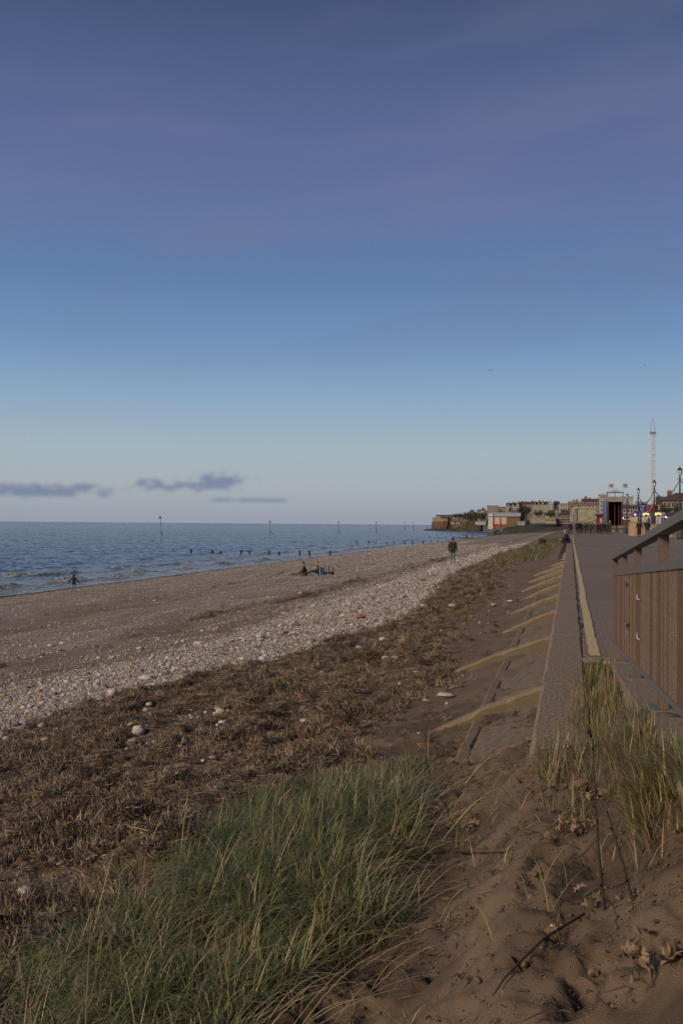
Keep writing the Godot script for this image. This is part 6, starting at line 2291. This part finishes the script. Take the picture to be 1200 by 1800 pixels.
func make_arcade() -> void:
	var z := -215.0
	var a := at(1066, 920, z)
	var b := at(1094, 920, z)
	var ty := func(py: float) -> float: return at(1080, py, z).y - a.y
	var w := b.x - a.x
	var o := thing("arcade_entrance", "tall dark arcade entrance with grey top box and sunburst ornament", "building", Vector3(a.x, a.y, z))
	var s := Shape.new()
	s.col = Color(0.07, 0.018, 0.018)
	s.box(Vector3(0.3, -2.0, -7.0), Vector3(w - 0.3, ty.call(882), -6.0))
	part("back_wall", s.done(), M.wall, o)
	for q in [[0.0, 0.35], [w - 0.35, w]]:
		s = Shape.new()
		s.col = Color(0.05, 0.05, 0.06)
		s.box(Vector3(q[0], -2.0, -7.0), Vector3(q[1], ty.call(882), 0.0))
		part("side_wall", s.done(), M.wall, o)
	s = Shape.new()
	s.col = Color(0.27, 0.26, 0.25)
	s.box(Vector3(-0.15, ty.call(882), -7.2), Vector3(w + 0.15, ty.call(873), 0.25))
	part("top_box", s.done(), M.wall, o)
	for q in 3:
		s = Shape.new()
		s.col = Color(0.09, 0.02, 0.02)
		s.bar(Vector3(w * (q + 1) / 4.0, -2.0, -1.0), Vector3(w * (q + 1) / 4.0, ty.call(882), -1.0), 0.13)
		part("column", s.done(), M.wall, o)
		s = Shape.new()
		s.col = Color(0.05, 0.015, 0.018)
		s.box(Vector3(0.35, ty.call(908.0 - q * 9.0), -5.5), Vector3(w - 0.35, ty.call(907.0 - q * 9.0), -2.0))
		part("gallery", s.done(), M.wall, o)
	s = Shape.new()
	s.col = Color(0.11, 0.10, 0.095)
	var y0: float = ty.call(873)
	var y1: float = ty.call(865)
	for q in 3:
		s.box(Vector3(w * q / 2.0 - 0.06, y0, -0.1), Vector3(w * q / 2.0 + 0.06, y1, 0.1))
	s.box(Vector3(-0.2, y1 - 0.2, -0.2), Vector3(w + 0.2, y1 + 0.05, 0.2))
	part("roof_frame", s.done(), M.plain, o)
	for q in 9:
		var an := PI * (q + 0.5) / 9.0
		s = Shape.new()
		s.col = Color(0.12, 0.11, 0.11)
		s.bar(Vector3(w * 0.5 + cos(an) * 0.2, y1 + 0.05 + sin(an) * 0.1, 0), Vector3(w * 0.5 + cos(an) * 1.0, y1 + 0.1 + sin(an) * 0.9, 0), 0.022, 4)
		part("sunburst_ray", s.done(), M.plain, o)
	make_flag("union flag flying on the left pole above the arcade", 1068.8, 850.5, 872, z + 0.4)
	make_flag("union flag flying on the right pole above the arcade", 1093.2, 850.5, 872, z + 0.4)

func glow(label: String, mat: String, x: float, y: float, z: float, r: float, kind: String, col: Color) -> void:
	var p := at(x, y, z)
	var o := thing("fair_lamp", label, "lamp", p, "lit lamps of the fair")
	var s := Shape.new()
	if kind == "cluster":
		for q in 9:
			lump(s, Vector3(sin(q * 2.4) * r * 1.6, cos(q * 1.7) * r * 0.5, 0), Vector3.ONE * r * 0.42, q, Color(1, 1, 1), 4, 6)
	else:
		lump(s, Vector3.ZERO, Vector3.ONE * r, 3, Color(1, 1, 1), 6, 8)
	part("lamp_bulb", s.done(), M[mat], o)
	s = Shape.new()
	s.col = Color(0.04, 0.04, 0.05)
	s.bar(Vector3(0, -r * 0.8, -r * 1.4), Vector3(0, -2.2, -r * 1.4), 0.04)
	part("stand", s.done(), M.plain, o)
	var l := OmniLight3D.new()
	l.light_color = col
	l.light_energy = 0.25
	l.light_size = r
	l.omni_range = 12.0
	l.shadow_enabled = true
	l.position = Vector3(0, 0, r * 1.6)
	o.add_child(l)

func make_seafront() -> void:
	var tan := Color(0.34, 0.26, 0.17)
	# raised terrace behind the tan walls
	var s := Shape.new()
	s.col = Color(0.6, 0.55, 0.5)
	s.hexa([Vector3(16.0, -1.0, -60), Vector3(60, -1.0, -60), Vector3(90, -1.0, -240), Vector3(16.0, -1.0, -240), Vector3(16.0, 0.004, -60), Vector3(60, 0.004, -60), Vector3(90, 0.004, -240), Vector3(16.0, 0.004, -240)])
	setting("fairground_paving", s.done(), M.slab)
	var p1 := down(1104, 941.8, 0.0)
	var p2 := down(1118, 942.2, 0.0)
	var p3 := down(1192, 946.0, 0.0)
	var wl := thing("low_wall", "tan rendered wall with a thick end pier beside the promenade", "wall", p1)
	wall_run(wl, p1, p2, 1.58, 1.6, tan * 1.12)
	wall_run(wl, p2 + Vector3(0.02, 0, -0.5), p3 + Vector3(0, 0, -0.5), 1.35, 0.35, tan)
	var q1 := down(1074, 935.0, 0.0)
	var q2 := down(1104, 935.8, 0.0)
	wl = thing("low_wall", "lower tan wall behind two benches, left of the end pier", "wall", q1)
	wall_run(wl, q1, q2, 1.2, 0.35, tan * 0.8)
	# cream box on the pier
	var c1 := p1 + Vector3(0.3, 1.68, -0.5)
	s = Shape.new()
	s.col = Color(0.5, 0.43, 0.33)
	var bw := at(1117, 910, -121.0).x - at(1106, 910, -121.0).x
	s.slab(Vector3(0, 0, -0.7), Vector3(bw, 0.62, 0), 0.04)
	single("planter_box", s.done(), M.wall, "cream box standing on top of the tan end pier", "planter", c1)
	make_bench("bench left of its twin before the lower tan wall", down(1079.5, 936, 0.0), 0.15, Color(1.2, 1.1, 1.0))
	make_bench("bench right of its twin, next to the round bin", down(1091.5, 936.2, 0.0), 0.15, Color(1.2, 1.1, 1.0))
	make_bench("black bench in front of the long tan wall", down(1173, 946.5, 0.0), 0.3, Color(0.5, 0.5, 0.5))
	make_bin("dark round bin left of the tan end pier", down(1099, 938.0, 0.0), 1.25, 0.32)
	make_bin("dark bin at the near end of the long tan wall", down(1196, 948.0, 0.0), 1.4, 0.42)
	var lamps := [[1194, 820, "nearest and tallest looking lamp post with glass lantern"], [1149, 843, "second lamp post, standing in line with the lattice tower"], [1121, 857, "third lamp post, rising behind the tan end pier"], [1101.7, 867, "fourth lamp post, right of the arcade entrance"], [1086.3, 874.5, "fifth lamp post, before the right half of the arcade"], [1075.3, 880.5, "sixth lamp post, before the left half of the arcade"]]
	for l in lamps:
		make_lamp(l[2], l[0], l[1], -6.5 * 1790.0 / (924.9 - float(l[1])))
	for k in lamp_tops.size() - 1:
		make_festoon(lamp_tops[k], lamp_tops[k + 1], k + 1 if k > 0 else 0)
	make_festoon(lamp_tops[0] + Vector3(1.0, 0.0, 24.0), lamp_tops[0], 1)
	make_tower()
	make_arcade()
	# buildings round the arcade
	var hall := building("beige_hall", "blank beige hall with white corner columns beside the crowd", 1008, 1048, 894, 923, -262, {"roof": "flat", "wall": Color(0.43, 0.39, 0.27), "roof_col": Color(0.4, 0.37, 0.3), "depth": 18.0})
	for q in 4:
		s = Shape.new()
		s.col = Color(0.5, 0.49, 0.46)
		s.box(Vector3(-0.9 + q * 0.42, -2.0, 0.25 - q * 0.0), Vector3(-0.72 + q * 0.42, 4.3, 0.5))
		part("column", s.done(), M.wall, hall)
	for q in 14:
		s = Shape.new()
		s.col = Color(0.2, 0.2, 0.21)
		s.box(Vector3(1.6 + q * 0.3, -1.5, 1.2), Vector3(1.64 + q * 0.3, 0.5 + q * 0.18, 1.26))
		part("ramp_baluster", s.done(), M.plain, hall)
	s = Shape.new()
	s.col = Color(0.12, 0.12, 0.13)
	s.bar(Vector3(1.6, 0.5, 1.23), Vector3(5.7, 2.9, 1.23), 0.06)
	part("stair_rail", s.done(), M.plain, hall)
	building("apartment_block", "white modern block with rows of dark windows left of the arcade", 1053.5, 1067.5, 870, 908, -335, {"roof": "flat", "wall": Color(0.52, 0.5, 0.47), "roof_col": Color(0.42, 0.41, 0.39), "floors": 5, "bays": 3, "depth": 12.0, "win_w": 0.5, "win_h": 0.42, "frame": Color(0.4, 0.39, 0.37)})
	building("apartment_block", "plain pale grey block right of the arcade entrance", 1093, 1112, 874, 900, -345, {"roof": "flat", "wall": Color(0.43, 0.43, 0.45), "roof_col": Color(0.4, 0.4, 0.42), "depth": 12.0})
	building("terrace_house", "dark brick house below the plain pale grey block", 1094, 1118, 893, 915, -300, {"roof": "gable", "rise": 1.0, "brick": true, "wall": Color(0.15, 0.08, 0.06), "roof_col": Color(0.10, 0.06, 0.05), "floors": 2, "bays": 4, "chimneys": 1})
	building("terrace_house", "brown roofed house right of the tower", 1152, 1172, 885, 912, -340, {"roof": "gable", "rise": 2.4, "brick": true, "wall": Color(0.14, 0.09, 0.07), "roof_col": Color(0.075, 0.055, 0.05), "floors": 2, "bays": 4, "chimneys": 1})
	building("terrace_house", "broad house with long brown roof at the edge of view", 1163, 1230, 880, 912, -330, {"roof": "hip", "rise": 2.6, "brick": true, "wall": Color(0.16, 0.10, 0.07), "roof_col": Color(0.085, 0.06, 0.05), "floors": 2, "bays": 9, "chimneys": 1})
	# kiosk, slide and stalls
	var kiosk := building("red_kiosk", "red kiosk with a pale hatch left of the arcade", 1048, 1059, 906, 923, -192, {"roof": "flat", "wall": Color(0.17, 0.025, 0.032), "roof_col": Color(0.14, 0.025, 0.03), "depth": 2.4, "category": "kiosk"})
	s = Shape.new()
	s.col = Color(0.45, 0.36, 0.24)
	s.box(Vector3(0.55, 0.3, 0.0), Vector3(0.95, 1.3, 0.06))
	part("hatch", s.done(), M.plain, kiosk)
	var sl := thing("slide", "blue slide with lilac side leaning beside the arcade", "slide", at(1058, 922, -200))
	s = Shape.new()
	var t0 := at(1066.5, 880, -200) - sl.position
	s.col = Color(0.10, 0.14, 0.26)
	s.hexa([Vector3(-0.2, -0.5, 0.4), Vector3(0.6, -0.5, 0.4), Vector3(0.6, -0.5, -0.8), Vector3(-0.2, -0.5, -0.8), t0 + Vector3(-0.8, 0, 0.4), t0 + Vector3(0, 0, 0.4), t0 + Vector3(0, 0, -0.8), t0 + Vector3(-0.8, 0, -0.8)])
	part("chute", s.done(), M.gloss, sl)
	s = Shape.new()
	s.col = Color(0.28, 0.25, 0.38)
	s.box(Vector3(-0.35, -0.5, 0.42), Vector3(-0.22, 1.2, 0.6))
	s.box(Vector3(-0.35, 1.2, 0.42), Vector3(0.3, 1.35, 0.6))
	part("gate_frame", s.done(), M.gloss, sl)
	var white := Color(0.55, 0.55, 0.58)
	for st in [[1127, 1143, 906, "white fair stall under a blue awning behind the couple", Color(0.09, 0.12, 0.25)], [1152, 1166, 906, "white fair stall with a pale awning right of the second lamp", Color(0.30, 0.31, 0.36)], [1170, 1198, 907, "dark roofed fair stall at the right edge", Color(0.06, 0.06, 0.07)], [1112, 1124, 907, "small lilac fair stall behind the end pier", Color(0.16, 0.12, 0.28)]]:
		var f := building("fair_stall", st[3], st[0], st[1], st[2], 921, -178, {"roof": "gable", "rise": 0.6, "wall": white, "roof_col": st[4], "depth": 3.0, "category": "stall", "group": "fair stalls"})
		s = Shape.new()
		s.col = Color(0.05, 0.05, 0.06)
		var ww := (at(st[1], 915, -178).x - at(st[0], 915, -178).x)
		s.box(Vector3(ww * 0.68, 0.1, 0.0), Vector3(ww * 0.9, 1.1, 0.05))
		part("counter_opening", s.done(), M.plain, f)
	var ride := thing("fair_ride", "purple and red fair ride arm rising behind the stalls", "ride", at(1140, 918, -200))
	for q in [[Vector3(-1.8, 3.3, 0), Vector3(0.3, 0.8, 0), Color(0.16, 0.08, 0.24)], [Vector3(-0.6, 0.5, 0.2), Vector3(0.8, 3.6, 0.2), Color(0.22, 0.03, 0.05)], [Vector3(-2.6, 2.0, 0), Vector3(-0.8, 2.0, 0), Color(0.06, 0.08, 0.2)]]:
		s = Shape.new()
		s.col = q[2]
		s.bar(q[0], q[1], 0.22)
		part("arm", s.done(), M.gloss, ride)
	s = Shape.new()
	s.col = Color(0.1, 0.05, 0.12)
	s.lathe([[1.5, -0.2], [1.6, 0.3], [0.5, 0.8], [0.3, 1.4]], 10)
	part("hub", s.done(), M.gloss, ride)
	glow("brightest white lamp above the lilac stall", "lamp_white", 1115.5, 904.5, -176, 0.12, "one", Color(0.75, 0.82, 1.0))
	glow("second white lamp just above the end pier box", "lamp_white", 1117.5, 909.5, -172, 0.11, "one", Color(0.75, 0.82, 1.0))
	glow("white lamp shining on the dark stall at the right edge", "lamp_white", 1169, 908.8, -172, 0.13, "one", Color(0.75, 0.82, 1.0))
	glow("gold lit cluster above the blue awning", "lamp_gold", 1134.5, 903.8, -176, 0.28, "cluster", Color(1.0, 0.72, 0.12))
	glow("gold lit cluster right of the second lamp post", "lamp_gold", 1156, 903.6, -176, 0.28, "cluster", Color(1.0, 0.72, 0.12))
	glow("pinkish lamp low beside the arcade", "lamp_pink", 1094.5, 911.0, -200, 0.14, "one", Color(1.0, 0.5, 0.8))

# ---------------------------------------------------------------- groynes, beacons, birds, beach gear
func make_sea_marks() -> void:
	var rows := [[-176.0, [336, 373, 388, 424, 439, 473, 491, 527, 544, 580], "nearest groyne of short dark posts running into the sea"], [-291.0, [627, 648, 660, 679, 692.5, 711, 725, 743, 758], "second groyne of dark posts beyond the seated couple"], [-425.0, [755, 769, 783, 796, 807, 820, 829, 842], "third groyne of posts behind the checked walker"], [-560.0, [767, 776, 785, 793, 803, 811, 820, 829, 838, 848, 858, 868], "fourth groyne with a long dark beam"], [-720.0, [800, 812, 824, 836, 846, 856, 866, 876, 886], "farthest groyne below the white-ended hall"]]
	rng.seed = 71
	for r in rows:
		var z: float = r[0]
		var first := at(r[1][0], 950, z)
		var o := thing("groyne", r[2], "groyne", Vector3(first.x, SEA_LEVEL, z), "groynes")
		for x in r[1]:
			var p := at(x, 950, z + rng.randf_range(-1.2, 1.2))
			var top := rng.randf_range(0.45, 0.95) + maxf(0.0, (p.x + 48.0) * 0.05)
			var w := rng.randf_range(0.14, 0.19) * (1.25 if z > -200.0 else 1.0)
			var s := Shape.new()
			var tilt := rng.randf_range(-0.06, 0.06)
			s.tube([Vector3(p.x - first.x, -2.5, p.z - z), Vector3(p.x - first.x + tilt * 0.5, top - 0.06, p.z - z), Vector3(p.x - first.x + tilt * 0.5, top, p.z - z)], [w, w, w * 0.8], 7)
			part("post", s.done(), M.wood, o)
		if z < -400.0:
			var e := at(r[1][-1], 950, z)
			var s := Shape.new()
			s.box(Vector3((e.x - first.x) * 0.45, -0.6, -0.16), Vector3(e.x - first.x + 1.0, 0.34, 0.16))
			part("beam", s.done(), M.wood, o)
	var k := 0
	for b in [[283.5, 948, 907, 290, "nearest beacon mast with red topmark and slanting brace in the sea"], [474.5, 943, 915, 486, "second beacon mast with slanting brace"], [594.5, 938, 916, 600, "third beacon mast beyond the second"], [661, 935.5, 917, 665, "fourth beacon mast near the middle of the horizon"], [711, 931.5, 916.5, 713, "fifth thin beacon mast off the headland"], [726, 931, 917.5, 728, "sixth thin beacon mast nearest the headland"]]:
		var p := down(b[0], b[1], SEA_LEVEL)
		var t := at(b[0] - (2.0 if k == 0 else 0.0), b[2], p.z)
		var h := t.y - p.y
		var dx := t.x - p.x
		var o := thing("beacon", b[4], "beacon", p, "beacon masts in the sea")
		var grow := 1.0 + k * 0.25
		var s := Shape.new()
		s.col = Color(0.07, 0.065, 0.07)
		s.tube([Vector3(0, -2, 0), Vector3(0, h * 0.5, 0), Vector3(dx, h, 0)], [0.10 * grow, 0.08 * grow, 0.065 * grow], 6)
		part("mast", s.done(), M.plain, o)
		s = Shape.new()
		s.col = Color(0.07, 0.065, 0.07)
		s.bar(Vector3((at(b[3], 940, p.z).x - p.x), -0.5, 0), Vector3(0, h * 0.36, 0), 0.07 * grow)
		part("brace", s.done(), M.plain, o)
		s = Shape.new()
		s.col = Color(0.28, 0.07, 0.06) if k < 2 else Color(0.12, 0.07, 0.07)
		s.lathe([[0.0, h - 0.9], [0.42, h - 0.9], [0.42, h - 0.15], [0.0, h - 0.15]], 8, Vector3(dx, 0, 0))
		part("topmark", s.done(), M.plain, o)
		k += 1
	# gulls high over the town
	for g in [[858, 651.5, -320, "gull gliding high, left of a pair in the sky"], [863.5, 651, -320, "gull gliding high, right of a pair in the sky"], [1132, 642.5, -330, "lone gull high above the lattice tower"], [470.5, 785, -500, "tiny gull low over the sea clouds"]]:
		var p := at(g[0], g[1], g[2])
		var s := Shape.new()
		s.col = Color(0.12, 0.12, 0.13)
		s.tube([Vector3(0, 0, -0.25), Vector3(0, 0.01, -0.1), Vector3(0, 0.015, 0.1), Vector3(0, 0.02, 0.22), Vector3(0, 0.0, 0.3)], [0.02, 0.07, 0.08, 0.05, 0.01], 6)
		for q in [-1.0, 1.0]:
			s.ribbon([Vector3(q * 0.04, 0.02, 0.03), Vector3(q * 0.3, 0.14, 0.06), Vector3(q * 0.55, 0.1, -0.02), Vector3(q * 0.72, 0.03, -0.1)], [0.09, 0.08, 0.05, 0.005], Vector3(0, 0, 1))
		var o := single("gull", s.done(), M.plain, g[3], "bird", p, "gulls")
		o.rotation.y = 1.2
	# the couple's gear: pale windbreak bag, fishing trolley with uprights
	var p := on_beach(566, 1009)
	var s := Shape.new()
	s.col = Color(0.30, 0.36, 0.45)
	var prev := []
	for q in 7:
		var t := q / 6.0
		var ring := []
		for c in 8:
			var an := TAU * c / 8.0
			ring.append(Vector3(cos(an) * lerpf(0.24, 0.07, t) + 0.03 * sin(q * 2.0 + c), t * 0.62, sin(an) * lerpf(0.2, 0.05, t)))
		if q:
			for c in 8:
				s.quad(prev[(c + 1) % 8], prev[c], ring[c], ring[(c + 1) % 8])
		prev = ring
	single("bag", s.done(), M.cloth, "pale blue tall bag standing beside the seated couple", "bag", p)
	s = Shape.new()
	s.col = Color(0.55, 0.55, 0.55)
	s.tube([Vector3(0, 0, 0), Vector3(-0.05, 0.95, 0)], [0.025, 0.018], 6)
	single("pole", s.done(), M.plain, "white pole stuck upright between the couple and the bag", "pole", on_beach(562.5, 1010))
	s = Shape.new()
	s.col = Color(0.20, 0.08, 0.05)
	s.tube([Vector3(0, 0, 0), Vector3(0.02, 0.8, 0)], [0.022, 0.016], 6)
	single("pole", s.done(), M.plain, "thin reddish pole just right of the pale blue bag", "pole", on_beach(570.5, 1010))
	var tr := thing("beach_trolley", "dark low trolley with upright handles right of the couple", "trolley", on_beach(577, 1010.5))
	s = Shape.new()
	s.col = Color(0.02, 0.03, 0.06)
	s.slab(Vector3(-0.4, 0.08, -0.25), Vector3(0.28, 0.2, 0.25), 0.03)
	part("bed", s.done(), M.plain, tr)
	for q in [0.02, 0.26]:
		s = Shape.new()
		s.col = Color(0.02, 0.022, 0.03)
		s.tube([Vector3(q, 0.1, 0), Vector3(q + 0.04, 0.4, 0), Vector3(q - 0.03, 0.6, 0)], [0.03, 0.03, 0.025], 6)
		part("handle", s.done(), M.plain, tr)
	for q in [[-0.25, -0.27], [-0.25, 0.27], [0.25, -0.27], [0.25, 0.27]]:
		s = Shape.new()
		s.col = Color(0.02, 0.02, 0.02)
		s.tube([Vector3(q[0], 0.09, q[1] - 0.03), Vector3(q[0], 0.09, q[1] + 0.03)], [0.09, 0.09], 12)
		part("wheel", s.done(), M.plain, tr)
	s = Shape.new()
	s.col = Color(0.04, 0.11, 0.25)
	s.slab(Vector3(-0.3, 0.0, -0.2), Vector3(0.3, 0.09, 0.2), 0.03)
	single("groundsheet", s.done(), M.cloth, "blue folded sheet on the stones under the bag", "sheet", on_beach(566, 1012))
	# dark rucksack on the turf
	p = on_beach(953, 958)
	var rs := thing("rucksack", "black rucksack lying on the turf near the wall sitter", "bag", p)
	s = Shape.new()
	lump(s, Vector3(0, 0.22, 0), Vector3(0.3, 0.26, 0.2), 5, Color(0.016, 0.016, 0.018), 8, 10)
	part("body", s.done(), M.cloth, rs)
	s = Shape.new()
	s.col = Color(0.02, 0.02, 0.02)
	s.tube([Vector3(-0.2, 0.3, 0.05), Vector3(-0.26, 0.5, 0.1), Vector3(-0.1, 0.52, 0.1), Vector3(-0.05, 0.4, 0.05)], [0.03, 0.03, 0.03, 0.03], 6)
	part("strap", s.done(), M.cloth, rs)

func make_noises() -> void:
	noise_a.seed = 3
	noise_a.frequency = 0.35
	noise_a.fractal_octaves = 3
	noise_b.seed = 17
	noise_b.frequency = 0.5
	noise_b.fractal_octaves = 4
	noise_c.seed = 29
	noise_c.frequency = 0.6
	noise_c.fractal_octaves = 4

func _ready() -> void:
	make_noises()
	set_camera_and_light()
	make_materials()
	make_land()
	make_sea()
	make_promenade()
	make_sea_wall()
	make_ramp_and_railing()
	print("structure ", Time.get_ticks_msec())
	make_town()
	make_seafront()
	make_sea_marks()
	make_people()
	print("things ", Time.get_ticks_msec())
	make_stones()
	make_shingle()
	make_wrack()
	make_grass()
	make_foreground_bits()
	print("done ", Time.get_ticks_msec())
